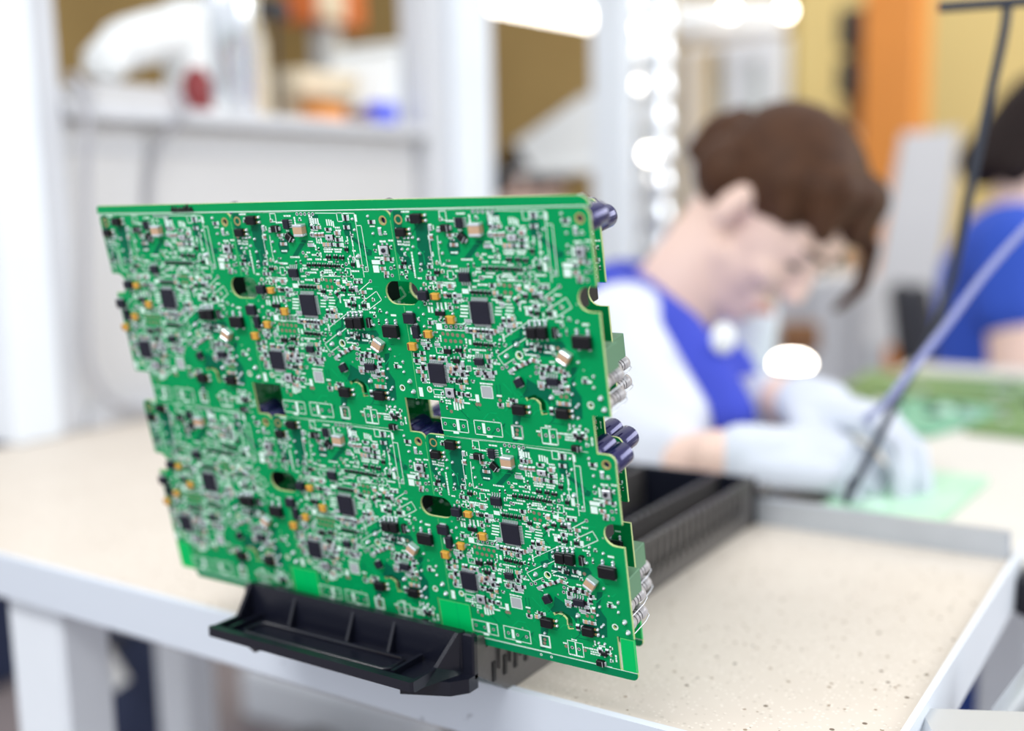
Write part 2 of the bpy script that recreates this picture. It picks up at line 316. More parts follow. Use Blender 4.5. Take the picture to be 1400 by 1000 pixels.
# ------------------------------------------------------------------ circuit boards (millimetres: x right, y up, z towards the viewer)
LINES_OFF = {(110.8, 40.2), (129.1, 88.0)}
DATA = json.loads(r'''[[["Or",20.2,4.7,7.2,5.6,0],["Or",7.6,12.6,6.8,4.8,0],["D",39.9,10.4,8.0,4.6,0],["Sr",49.5,7.5,5.2,6.0,0],["M",60.9,11.1,7.7,6.7,0],["D",50.5,16.2,5.6,5.7,-40.0],["S",47.8,38.8,7.4,6.2,0],["T",28.5,36.6,4.1,3.6,0],["T",5.4,31.3,3.6,2.7,0],["r",43.0,20.3,5.3,2.1,0],["r",28.0,10.3,2.8,2.9,0],["r",27.9,16.0,2.8,2.9,0],["r",41.4,14.7,3.8,2.0,0],["r",23.8,33.4,3.1,2.2,0],["r",21.5,40.0,2.8,2.4,0],["r",25.0,40.0,2.8,2.4,0],["r",3.5,33.7,4.1,2.2,0],["r",33.8,12.0,2.6,2.0,0],["r",13.3,5.6,3.2,2.1,0],["r",69.7,9.9,2.2,3.4,0],["r",68.6,14.5,2.6,1.7,0],["p",33.8,19.0,0.0,0.0,0],["p",34.1,25.3,0.0,0.0,0],["p",34.1,31.9,0.0,0.0,0],["p",17.7,25.6,0.0,0.0,0],["p",17.5,32.0,0.0,0.0,0],["c",3.2,15.9,0.0,0.0,0],["p",8.3,16.5,0.0,0.0,0],["p",11.3,16.5,0.0,0.0,0],["p",14.3,16.2,0.0,0.0,0],["p",18.3,17.3,0.0,0.0,0],["p",5.2,23.2,0.0,0.0,0],["p",9.4,23.2,0.0,0.0,0],["p",13.6,21.7,0.0,0.0,0],["p",2.9,11.3,0.0,0.0,0],["v",58.1,25.9,0.0,0.0,0],["v",57.9,39.1,0.0,0.0,0],["v",59.0,1.5,0.0,0.0,0],["v",62.3,1.5,0.0,0.0,0],["v",65.5,1.6,0.0,0.0,0],["v",69.0,1.6,0.0,0.0,0],["v",72.0,1.6,0.0,0.0,0],["b",38.0,3.6,4.6,5.2,0],["b",37.5,38.1,3.9,5.1,0],["t",11.8,1.1,6.3,1.8,0],["t",42.7,6.7,6.0,1.4,0],["t",50.5,2.6,6.0,1.7,0],["t",41.9,24.9,3.8,2.3,0],["t",50.7,28.8,8.3,2.3,0],["t",69.7,5.2,3.6,3.9,0],["t",11.8,32.7,1.8,15.1,-6.0],["t",4.3,19.4,3.6,3.0,0],["t",9.4,19.7,4.8,3.0,0],["t",28.8,42.9,7.0,1.4,0],["t",34.6,44.2,9.3,1.4,0],["w",69.7,5.8,1.2,3.6,0],["w",71.5,6.1,1.2,3.6,0],["w",73.3,6.1,1.2,3.6,0],["w",75.1,6.1,1.1,3.6,0],["r",70.0,9.9,2.5,2.4,0],["r",72.7,9.9,2.5,2.3,0],["r",75.4,9.9,2.4,2.3,0],["r",69.1,14.5,2.3,2.4,0],["r",71.9,14.7,2.3,2.4,0],["r",74.8,14.7,2.3,2.4,0],["r",77.4,14.5,2.2,2.4,0],["t",71.5,18.1,1.4,3.4,0],["t",73.2,18.4,1.4,3.4,0],["t",75.0,18.4,1.4,3.4,0],["w",82.3,7.0,1.0,3.9,0],["w",84.1,7.0,1.0,3.9,0],["w",85.8,7.3,1.0,3.9,0],["w",87.3,8.1,1.0,3.9,0],["r",82.4,11.1,4.3,1.9,0],["Q3",82.9,15.9,6.0,3.2,0],["r",89.3,13.5,3.9,2.5,0],["r",89.1,17.5,3.9,2.5,0],["r",77.8,20.5,2.9,2.5,0],["r",81.0,20.5,2.6,2.5,0],["r",83.8,20.5,2.6,2.5,0],["r",88.7,20.8,4.9,3.1,0],["t",79.0,23.6,6.5,1.1,0],["t",87.7,23.6,6.4,1.1,0],["t",78.8,25.1,5.7,1.0,0],["t",87.4,25.1,5.7,1.0,0],["T",94.8,23.5,3.1,3.3,0],["T",79.2,28.4,4.2,2.9,0],["T",84.9,28.4,3.6,2.9,0],["T",89.8,28.7,4.2,2.7,0],["t",67.0,27.2,3.7,2.3,0],["t",72.7,27.5,2.2,2.6,0],["T",61.5,33.7,3.4,2.7,0],["T",66.0,33.6,3.4,2.7,0],["T",70.1,33.6,3.4,2.6,0],["T",74.3,33.7,3.3,2.6,0],["T",78.3,33.8,3.3,2.6,0],["T",82.3,33.9,3.3,2.6,0],["T",85.9,34.0,2.9,2.3,0],["t",65.6,36.5,6.6,1.0,0],["t",76.5,36.8,6.5,1.0,0],["t",63.0,38.5,7.4,1.0,0],["t",76.2,38.2,6.5,1.0,0],["t",84.9,36.3,3.6,1.0,0],["t",62.4,30.1,3.7,0.9,0],["t",70.1,30.0,5.1,0.9,0],["t",75.5,30.1,2.9,0.9,0],["r",98.2,3.4,3.8,2.2,0],["r",98.2,5.2,3.5,1.6,0],["r",97.4,10.0,3.8,3.0,0],["p",103.0,5.0,0.0,0.0,0],["p",103.3,11.6,0.0,0.0,0],["w",105.6,4.5,1.8,4.3,0],["p",96.3,27.9,0.0,0.0,0],["P",102.9,27.7,0.0,0.0,0],["v",92.0,32.7,0.0,0.0,0],["T",98.0,32.8,3.1,3.7,0],["w",101.5,32.3,2.4,5.0,0],["t",97.0,37.0,3.5,2.3,0],["t",100.5,37.0,2.8,2.2,0],["b",93.3,3.8,4.2,5.2,0],["b",92.6,37.9,3.9,5.1,0],["r",117.5,6.9,4.4,3.7,0],["r",122.9,12.5,3.3,3.7,0],["p",115.3,3.4,0.0,0.0,0],["p",117.2,13.8,0.0,0.0,0],["p",117.0,20.5,0.0,0.0,0],["B",124.8,23.5,5.9,5.4,0],["w",119.8,23.8,1.2,6.0,0],["t",119.1,28.4,7.4,1.1,0],["w",116.0,31.2,6.8,2.5,0],["w",115.0,35.4,4.4,4.4,0],["r",120.5,31.3,2.7,2.2,0],["r",120.4,35.0,3.4,2.2,0],["r",122.6,37.7,3.0,2.2,0],["r",124.0,29.1,3.1,2.5,0],["r",128.0,29.2,2.9,2.2,0],["v",126.5,34.7,0.0,0.0,0],["v",126.6,39.2,0.0,0.0,0],["r",122.1,39.8,2.7,1.7,0],["t",90.2,11.0,4.2,3.3,0],["v",59.4,39.4,0.0,0.0,0],["r",66.1,20.9,4.4,2.8,0],["Ot",16.9,50.2,6.6,5.5,0],["K",25.4,50.6,6.3,4.0,0],["r",31.9,50.0,2.7,3.0,0],["T",34.8,50.3,3.1,3.0,0],["r",38.6,50.1,2.3,2.8,0],["r",41.5,50.0,2.8,2.8,0],["T",26.4,61.2,7.6,4.7,0],["w",25.0,56.9,1.3,4.3,0],["w",27.7,57.1,1.3,4.6,0],["w",30.9,56.7,1.3,4.3,0],["K",34.0,64.4,6.7,4.8,0],["p",35.2,61.2,0.0,0.0,0],["r",34.2,57.5,2.8,2.2,0],["D2",3.7,64.7,8.9,7.6,0],["D2",7.1,73.0,5.1,9.5,0],["K",16.0,74.0,6.3,4.7,0],["K",2.6,82.4,6.8,5.0,0],["p",13.6,62.3,0.0,0.0,0],["p",12.8,69.8,0.0,0.0,0],["p",9.4,75.4,0.0,0.0,0],["r",17.9,67.2,3.2,3.1,0],["b",33.9,69.2,16.5,3.9,0],["v",28.8,69.3,0.0,0.0,0],["v",32.4,69.2,0.0,0.0,0],["v",36.0,69.1,0.0,0.0,0],["v",39.5,69.2,0.0,0.0,0],["w",23.7,69.4,4.0,3.9,0],["c",25.7,73.7,0.0,0.0,0],["c",29.2,73.9,0.0,0.0,0],["c",32.7,74.0,0.0,0.0,0],["c",36.2,74.2,0.0,0.0,0],["c",40.0,74.3,0.0,0.0,0],["c",26.9,77.9,0.0,0.0,0],["c",30.7,78.0,0.0,0.0,0],["c",34.0,78.0,0.0,0.0,0],["c",37.9,78.0,0.0,0.0,0],["Q",55.4,59.5,12.5,13.5,0],["T",27.7,84.4,5.8,5.3,0],["T",35.9,83.1,4.9,4.1,0],["T",33.2,90.0,4.9,4.7,0],["w",46.3,47.4,4.4,2.7,0],["T",51.4,47.7,2.3,3.0,0],["T",54.2,47.8,2.3,3.0,0],["T",57.2,47.8,2.3,3.0,0],["T",60.2,47.8,2.2,2.9,0],["T",63.1,47.9,2.2,2.9,0],["r",66.8,47.6,3.0,2.9,0],["r",14.5,89.4,2.0,2.9,0],["r",16.9,89.3,2.0,2.9,0],["r",20.8,89.6,1.9,2.9,0],["r",23.2,89.6,1.9,2.9,0],["r",25.6,89.6,1.9,2.9,0],["b",21.5,84.1,4.8,3.8,0],["r",20.4,80.6,3.2,1.9,0],["r",14.2,81.5,3.3,1.9,0],["r",10.4,80.5,3.3,2.2,0],["r",12.0,83.4,3.3,1.9,0],["r",3.5,88.1,3.8,3.2,0],["r",8.4,86.6,3.3,2.6,0],["r",3.3,91.8,4.2,2.8,0],["r",8.2,90.3,3.3,3.2,0],["r",7.4,95.0,3.3,3.9,0],["r",4.0,98.6,4.2,2.9,0],["r",-0.0,95.1,2.0,3.9,0],["r",38.2,86.2,3.1,2.5,0],["r",37.2,91.7,2.8,3.1,0],["r",31.3,95.1,4.8,2.5,0],["r",27.1,92.9,3.2,2.5,0],["r",27.6,97.1,4.0,2.5,0],["r",34.2,96.1,4.0,2.5,0],["w",40.8,94.5,3.1,3.1,0],["r",36.1,97.8,4.0,1.9,0],["r",43.6,70.6,2.3,2.8,0],["r",46.6,70.8,2.3,2.8,0],["r",49.3,70.8,2.3,2.8,0],["r",51.9,70.8,2.3,2.8,0],["r",54.9,70.8,2.3,2.8,0],["r",57.6,70.9,2.3,2.8,0],["r",60.5,71.0,2.3,2.8,0],["r",49.7,73.8,2.3,2.2,0],["r",53.4,74.0,2.3,2.2,0],["r",57.2,74.1,2.3,2.2,0],["T",48.5,78.6,3.1,2.8,0],["T",51.9,78.7,3.1,2.8,0],["T",55.7,78.8,3.1,2.8,0],["T",59.4,78.9,3.0,2.8,0],["w",44.5,77.9,1.6,3.1,0],["t",49.9,82.4,9.3,1.4,0],["S2",49.8,89.2,6.0,4.8,0],["r",55.9,85.9,3.1,2.5,0],["r",56.7,88.8,3.1,2.5,0],["r",55.6,91.8,3.8,2.2,0],["t",48.6,94.0,9.3,1.4,0],["r",47.2,96.8,3.9,2.3,0],["r",52.6,96.4,4.6,2.2,0],["w",44.1,56.3,5.4,1.0,0],["w",43.6,58.3,5.4,1.0,0],["w",43.5,60.4,5.4,1.0,0],["w",42.6,62.4,5.4,1.0,0],["t",40.3,53.2,7.7,1.3,0],["r",38.6,53.8,3.1,2.2,0],["r",45.4,65.0,3.9,2.4,0],["t",20.2,55.7,3.2,2.5,0],["w",18.1,59.2,1.4,3.7,0],["w",20.4,59.4,1.4,3.7,0],["c",6.0,78.9,0.0,0.0,0],["w",3.0,73.2,2.5,4.4,0],["t",41.7,52.3,3.1,1.2,0],["r",36.3,44.6,4.6,2.4,0],["r",28.5,44.8,3.1,2.4,0],["t",33.7,42.7,12.4,2.4,0],["t",58.6,43.3,6.0,2.3,0],["r",65.6,43.4,3.7,2.7,0],["c",73.4,43.2,0.0,0.0,0],["c",77.1,43.4,0.0,0.0,0],["c",73.5,47.4,0.0,0.0,0],["c",77.1,47.6,0.0,0.0,0],["T",69.9,50.4,3.7,3.3,0],["r",80.8,52.1,4.4,2.3,-50.0],["t",84.7,52.4,3.6,1.0,0],["T",86.8,49.1,3.7,2.6,0],["T",93.4,49.0,5.1,2.6,0],["r",97.1,48.2,2.5,3.2,0],["p",86.9,47.4,0.0,0.0,0],["p",92.2,47.2,0.0,0.0,0],["p",94.7,47.2,0.0,0.0,0],["r",83.5,44.7,2.9,3.4,0],["w",88.4,43.7,3.6,2.3,0],["r",91.6,45.3,5.0,1.7,0],["w",84.5,46.9,2.2,1.7,0],["t",99.7,42.1,7.0,1.9,0],["r",97.2,43.9,2.8,1.7,0],["r",100.7,43.8,2.8,1.7,0],["w",90.1,42.6,1.0,2.8,0],["t",91.9,52.0,5.7,1.1,0],["t",95.1,53.6,7.8,1.7,0],["r",92.7,54.5,3.6,2.3,0],["r",102.1,50.0,3.5,2.3,0],["T",93.3,58.5,3.7,3.2,0],["T",101.0,58.4,3.7,3.4,0],["w",86.6,58.3,2.4,3.5,0],["r",89.1,58.2,2.2,3.5,0],["w",104.1,58.5,2.4,3.4,0],["O",89.1,69.5,6.2,7.6,0],["O",95.8,69.2,5.9,8.1,0],["D",103.7,68.9,4.2,6.9,0],["p",106.1,70.7,0.0,0.0,0],["p",83.1,67.5,0.0,0.0,0],["P",76.8,77.5,0.0,0.0,0],["P",68.9,84.9,0.0,0.0,0],["p",65.9,75.4,0.0,0.0,0],["v",109.0,43.0,0.0,0.0,0],["v",77.4,84.0,3.0,0.0,0],["v",73.6,88.4,0.0,0.0,0],["v",67.8,91.4,0.0,0.0,0],["v",64.7,92.5,0.0,0.0,0],["v",89.8,84.0,0.0,0.0,0],["v",88.1,90.4,0.0,0.0,0],["v",87.4,93.7,0.0,0.0,0],["p",109.0,60.0,0.0,0.0,0],["p",117.8,62.5,0.0,0.0,0],["c",103.4,78.4,0.0,0.0,0],["w",122.6,63.9,4.1,1.2,0],["r",86.8,78.1,2.9,3.0,0],["w",88.3,79.5,1.2,3.0,0],["T",92.0,79.2,3.6,3.5,0],["r",97.6,77.9,3.3,2.9,0],["w",100.2,78.6,2.1,2.9,0],["t",96.5,81.1,4.3,1.4,0],["M2",108.3,82.7,7.0,6.4,-32.0],["O2",120.3,73.4,11.3,8.6,0],["r",71.0,93.5,3.8,2.4,-32.0],["r",75.2,91.2,3.7,2.4,-32.0],["r",79.3,89.2,3.7,2.4,-32.0],["r",83.0,87.6,3.7,2.4,-32.0],["r",87.2,86.2,3.6,3.0,-20.0],["p",115.5,85.7,0.0,0.0,0],["t",83.2,83.2,3.7,1.2,0],["t",68.5,53.2,4.4,0.9,0],["w",74.9,54.2,4.4,0.8,0],["w",67.8,56.4,4.4,0.8,0],["w",75.2,56.1,5.1,0.8,0],["w",67.3,58.4,4.5,0.8,0],["w",74.7,58.0,5.1,0.8,0],["w",66.8,60.4,4.5,0.8,0],["w",73.5,60.1,4.4,0.8,0],["r",73.8,63.6,3.4,4.1,0],["r",76.6,62.3,2.5,2.4,0],["r",73.8,67.0,4.4,2.0,0],["r",77.2,66.3,2.9,2.4,0],["r",72.8,69.6,3.0,2.1,0],["r",70.5,54.3,3.0,1.8,0],["r",70.1,63.7,2.7,3.0,0],["r",69.1,66.6,3.0,2.0,0],["t",79.7,64.8,2.9,0.9,0],["r",58.4,74.0,3.0,2.4,0],["r",61.3,71.6,3.0,2.2,0],["r",58.4,70.8,3.0,2.1,0],["r",63.8,70.3,3.0,2.4,0],["r",67.2,68.4,3.0,2.4,0],["Q",17.8,98.6,11.4,12.2,0],["r",7.7,96.2,4.1,3.9,0],["r",6.8,101.2,3.3,2.6,0],["t",10.3,103.4,3.3,1.9,0],["t",8.1,105.4,5.0,1.3,0],["r",6.1,103.7,3.3,2.6,0],["r",28.5,94.9,3.2,2.5,0],["r",32.6,94.1,4.8,2.5,0],["r",37.2,94.4,2.4,3.1,0],["w",41.1,94.2,3.1,3.1,0],["r",29.9,98.5,4.8,1.9,0],["r",36.1,98.7,4.8,1.9,0],["r",39.6,97.3,2.4,2.5,0],["r",27.5,101.7,4.0,1.9,0],["r",31.2,102.6,3.2,2.6,0],["T",34.0,102.4,3.2,3.2,0],["r",38.0,102.2,2.4,3.2,0],["b",16.0,111.1,7.4,3.3,0],["Q3",24.9,110.4,6.5,5.8,0],["t",16.0,114.2,8.2,1.3,0],["t",17.0,107.0,7.4,1.3,0],["v",9.4,109.8,2.2,0.0,0],["r",34.3,106.1,3.2,2.6,0],["r",31.6,110.5,4.0,2.6,0],["r",34.7,110.9,2.9,2.8,0],["r",37.8,111.0,2.4,2.6,0],["r",28.9,115.0,3.2,2.6,0],["r",32.0,115.4,3.2,2.6,0],["t",22.1,116.8,4.1,3.9,0],["w",26.4,118.9,1.3,5.2,0],["w",28.3,119.1,1.3,5.2,0],["w",30.4,118.6,1.3,4.5,0],["w",32.5,118.1,1.3,3.9,0],["w",35.7,116.4,4.8,1.0,0],["c",23.4,122.8,0.0,0.0,0],["w",2.5,112.0,2.9,5.9,0],["b",51.6,108.2,7.8,7.4,0],["w",51.6,108.2,7.2,6.8,0],["t",52.0,103.0,9.3,1.9,0],["r",48.0,96.1,3.1,2.5,0],["r",51.5,95.9,3.1,2.5,0],["r",55.2,96.0,3.1,2.5,0],["r",58.4,95.5,3.1,2.5,0],["r",53.6,98.2,4.6,2.1,0],["r",57.0,97.9,2.3,2.1,0],["t",53.1,100.0,8.5,1.1,0],["w",44.0,112.7,2.5,4.8,0],["c",43.1,116.5,0.0,0.0,0],["c",45.1,116.5,0.0,0.0,0],["w",59.9,109.8,3.5,1.1,0],["c",60.0,112.5,0.0,0.0,0],["r",60.2,115.2,3.5,2.3,0],["w",60.2,116.9,3.6,0.9,0],["b",24.4,131.5,19.4,8.2,0],["v",17.3,131.2,0.0,0.0,0],["v",24.0,131.6,0.0,0.0,0],["v",30.8,131.6,0.0,0.0,0],["w",26.9,131.3,2.1,7.2,0],["b",48.8,131.3,19.5,9.0,0],["v",42.2,131.5,0.0,0.0,0],["v",49.0,131.5,0.0,0.0,0],["v",55.7,131.5,0.0,0.0,0],["w",45.7,131.5,2.1,6.5,0],["w",24.6,136.4,4.1,1.5,0],["w",49.1,136.4,4.0,1.4,0],["D2",75.9,99.9,6.0,5.9,-28.0],["Or",73.7,116.4,8.3,6.0,0],["r",66.0,114.6,3.1,2.9,0],["r",69.9,111.9,3.8,2.5,0],["b",69.5,131.3,6.9,7.9,0],["b",69.5,131.3,5.8,7.0,0],["c",69.2,130.3,0.0,0.0,0],["c",68.7,132.9,0.0,0.0,0],["p",69.8,125.6,0.0,0.0,0],["r",68.2,111.4,3.0,1.9,0],["S2",98.0,97.9,7.6,4.9,0],["r",91.5,93.6,3.4,2.5,0],["r",91.7,96.3,3.4,2.5,0],["r",96.1,91.3,5.0,2.5,0],["r",101.3,90.3,4.2,2.8,0],["r",104.3,91.4,3.3,2.8,0],["r",105.8,96.0,2.5,3.5,0],["r",89.8,99.4,3.4,2.1,0],["r",89.8,101.5,3.4,2.1,0],["r",93.2,101.2,3.4,2.1,0],["r",102.6,97.9,3.3,2.8,0],["r",92.9,90.8,4.2,2.1,0],["w",107.9,93.9,3.3,1.0,0],["r",97.4,89.2,5.0,1.8,0],["r",106.5,92.6,3.3,2.1,0],["r",102.5,100.3,3.3,2.1,0],["Or",102.5,116.2,7.6,5.9,0],["r",94.6,116.1,3.1,3.6,0],["r",101.1,110.8,3.9,2.4,0],["r",105.2,110.9,3.8,2.4,0],["r",99.7,103.8,4.2,2.1,0],["r",103.2,102.6,2.5,3.5,0],["r",107.1,102.0,2.5,3.5,0],["P",95.6,107.7,0.0,0.0,0],["p",111.4,98.7,0.0,0.0,0],["p",109.3,104.8,0.0,0.0,0],["p",124.1,93.2,0.0,0.0,0],["r",118.7,96.5,3.3,2.7,0],["w",121.0,96.7,3.2,1.4,0],["p",123.6,99.8,0.0,0.0,0],["P",127.2,105.6,0.0,0.0,0],["P",128.8,112.2,0.0,0.0,0],["p",112.6,110.6,0.0,0.0,0],["p",111.1,112.3,0.0,0.0,0],["p",108.1,118.8,0.0,0.0,0],["p",111.4,118.8,0.0,0.0,0],["v",120.3,110.4,2.3,0.0,0],["c",102.0,106.7,0.0,0.0,0],["c",105.3,106.7,0.0,0.0,0],["p",107.9,123.9,0.0,0.0,0],["p",112.0,123.7,0.0,0.0,0],["b",88.6,131.7,5.7,9.5,0],["b",93.6,131.9,5.3,9.4,0],["v",88.6,131.5,0.0,0.0,0],["v",93.3,131.6,0.0,0.0,0],["c",84.3,131.6,0.0,0.0,0],["c",97.5,131.4,0.0,0.0,0],["t",90.9,125.7,4.3,1.2,0],["t",83.7,129.5,2.6,1.2,0],["t",99.0,129.3,5.1,1.3,0],["t",90.3,136.6,8.7,2.2,0],["b",69.1,131.6,7.2,8.1,0],["T",111.1,130.5,4.7,4.3,0],["t",104.8,129.3,5.9,1.3,0],["t",104.4,131.1,5.9,1.3,0],["t",104.1,132.7,5.9,1.3,0],["r",108.5,129.3,2.5,4.3,0],["D",108.8,136.9,7.1,4.2,0],["r",113.1,128.6,2.5,2.8,0],["p",110.8,130.1,0.0,0.0,0],["h",5.7,5.6,2.7,2.0,0],["h",126.0,6.1,2.4,1.9,0]],[["l",[5.9,-0.6],[41.4,0.2],[59.4,-0.0]],["l",[68.2,-1.3],[127.4,-0.5]],["l",[27.0,9.7],[25.9,19.9],[26.0,31.9]],["l",[32.1,15.3],[31.4,26.7],[31.8,32.7],[42.9,32.6]],["l",[74.1,1.1],[105.2,1.6],[104.6,40.5]],["l",[105.6,9.0],[109.0,9.0],[108.8,37.1],[104.6,37.2]],["l",[99.6,12.7],[99.7,21.8],[99.4,31.0]],["l",[69.1,40.6],[89.9,40.6],[94.9,40.5]],["l",[-14.1,41.4],[-12.6,41.5]],["l",[73.7,78.5],[62.5,85.3],[66.1,90.6],[73.7,86.3]],["l",[80.9,82.2],[84.6,80.0]],["l",[98.9,56.8],[112.3,49.2],[115.3,54.6],[104.0,61.0]],["l",[68.0,74.3],[88.4,62.7]],["l",[98.8,49.3],[107.7,43.8]],["l",[78.6,76.3],[85.7,72.1]],["l",[110.8,40.2],[108.9,49.0],[109.4,55.0],[108.6,58.9]],["l",[13.1,139.5],[72.5,138.9]],["l",[59.8,139.6],[115.1,139.0]],["l",[129.1,88.0],[129.4,102.4],[130.8,116.2]],["k",[17.0,7.7],[28.6,8.3],[27.4,19.9],[26.2,31.9],[20.5,35.5],[15.9,35.2],[16.2,26.8],[17.0,16.5]],["k",[40.1,17.0],[46.9,17.0],[46.9,24.3],[43.6,26.9],[39.1,26.6],[37.9,21.0]],["k",[59.4,17.6],[63.3,18.1],[52.2,28.8],[47.7,28.8]],["k",[2.4,0.4],[9.7,-0.1],[4.4,24.6],[9.9,28.1],[12.9,40.3],[7.0,32.7],[-0.4,24.6]],["k",[93.9,7.3],[101.5,7.4],[101.1,15.4],[107.0,19.6],[114.2,24.4],[113.3,27.1],[110.2,27.4],[102.9,19.6],[95.0,14.8]],["k",[68.3,2.2],[76.2,2.3],[74.9,7.7],[66.4,9.9]],["k",[73.6,75.6],[79.3,73.1],[79.6,68.5],[82.4,65.5],[87.5,65.3],[84.7,71.7],[80.2,75.3],[77.3,78.9],[73.3,80.3]],["k",[67.8,119.6],[73.9,119.1],[68.7,137.3],[65.2,137.7]],["k",[81.4,76.4],[106.8,74.0],[108.9,77.3],[97.8,83.6],[84.9,83.7],[80.9,82.2]],["k",[80.5,97.7],[87.3,101.3],[95.9,104.1],[93.9,113.8],[92.0,110.5],[84.4,107.0],[77.8,109.5],[74.4,109.8],[78.9,104.6]],["k",[110.5,89.1],[114.7,88.2],[110.8,99.7],[115.2,106.1],[114.2,118.9],[105.8,120.3],[94.9,120.6],[93.6,115.2],[100.5,109.9],[107.2,109.4]],["s",[77.7,109.4],[80.8,107.8],[84.2,107.8],[87.2,109.5],[89.0,112.1],[88.9,115.6],[89.5,118.6]],["d",[43.0,42.5],[49.1,42.3]]]]''')
COMPS, POLYS = DATA
UWID, UHGT, THK = 132.0, 139.306, 1.6
LEAN = 0.190925
rng = random.Random(7)
MS = 0.0009085                                 # metres per board unit
def bxf(p): return (p[0] * MS, -p[2] * MS, p[1] * MS)
def arc(cx, cy, r, a0, a1, n=6): return [(cx + r * math.cos(math.radians(a0 + (a1 - a0) * i / n)), cy + r * math.sin(math.radians(a0 + (a1 - a0) * i / n))) for i in range(n + 1)]
def circle(cx, cy, r, n=16): return [(cx + r * math.cos(2 * math.pi * i / n), cy + r * math.sin(2 * math.pi * i / n)) for i in range(n)]
def strip(pts, w):
    """quad strips along a polyline"""
    out = []
    for (x0, y0), (x1, y1) in zip(pts[:-1], pts[1:]):
        L = math.hypot(x1 - x0, y1 - y0)
        if L < 1e-6: continue
        ex, ey = (x1 - x0) / L * w / 2, (y1 - y0) / L * w / 2
        out.append([(x0 - ex - ey * -1 * -1, y0 - ey + ex * -1), (x1 + ex - ey, y1 + ey - ex), (x1 + ex + ey, y1 + ey + ex), (x0 - ex + ey, y0 - ey - ex * -1)])
    return out
def strip(pts, w):
    out = []
    for (x0, y0), (x1, y1) in zip(pts[:-1], pts[1:]):
        L = math.hypot(x1 - x0, y1 - y0)
        if L < 1e-6: continue
        ux, uy = (x1 - x0) / L * w / 2, (y1 - y0) / L * w / 2; nx, ny = -uy, ux
        out.append([(x0 - ux - nx, y0 - uy - ny), (x1 + ux - nx, y1 + uy - ny), (x1 + ux + nx, y1 + uy + ny), (x0 - ux + nx, y0 - uy + ny)])
    return out
def thick(pts, w):
    """outline of a bent slot of width w"""
    L = []; R = []
    for i, (x, y) in enumerate(pts):
        a = pts[max(i - 1, 0)]; b = pts[min(i + 1, len(pts) - 1)]
        l = math.hypot(b[0] - a[0], b[1] - a[1]); nx, ny = -(b[1] - a[1]) / l * w / 2, (b[0] - a[0]) / l * w / 2
        L.append((x + nx, y + ny)); R.append((x - nx, y - ny))
    return R + L[::-1]
NY = 49.8; NW = 12.5; NH = 7.2
def unit_outline():
    W_, H_ = UWID, UHGT; r = 4.5
    P = arc(r, -r, r, 180, 90) + arc(W_ - r, -r, r, 90, 0)
    q = NW - NH
    P += [(W_, -NY + NH)] + arc(W_ - q, -NY, NH, 90, 270, 10) + [(W_, -NY - NH)]
    P += [(W_, -116.6), (120.8, -116.6), (120.8, -H_), (15.0, -H_), (15.0, -116.6), (0, -116.6)]
    P += [(0, -NY - NH)] + arc(q, -NY, NH, -90, 90, 10) + [(0, -NY + NH)]
    return P
def in_outline(x, y):
    if not (0.6 < x < UWID - .6 and -UHGT + .3 < y < -.4): return False
    if abs(y + NY) < NH + .6 and (x < NW + .6 or x > UWID - NW - .6): return False
    if y < -116 and (x < 15.6 or x > 120.2): return False
    return True
SLOT = [q[1:] for q in POLYS if q[0] == 's'][0]
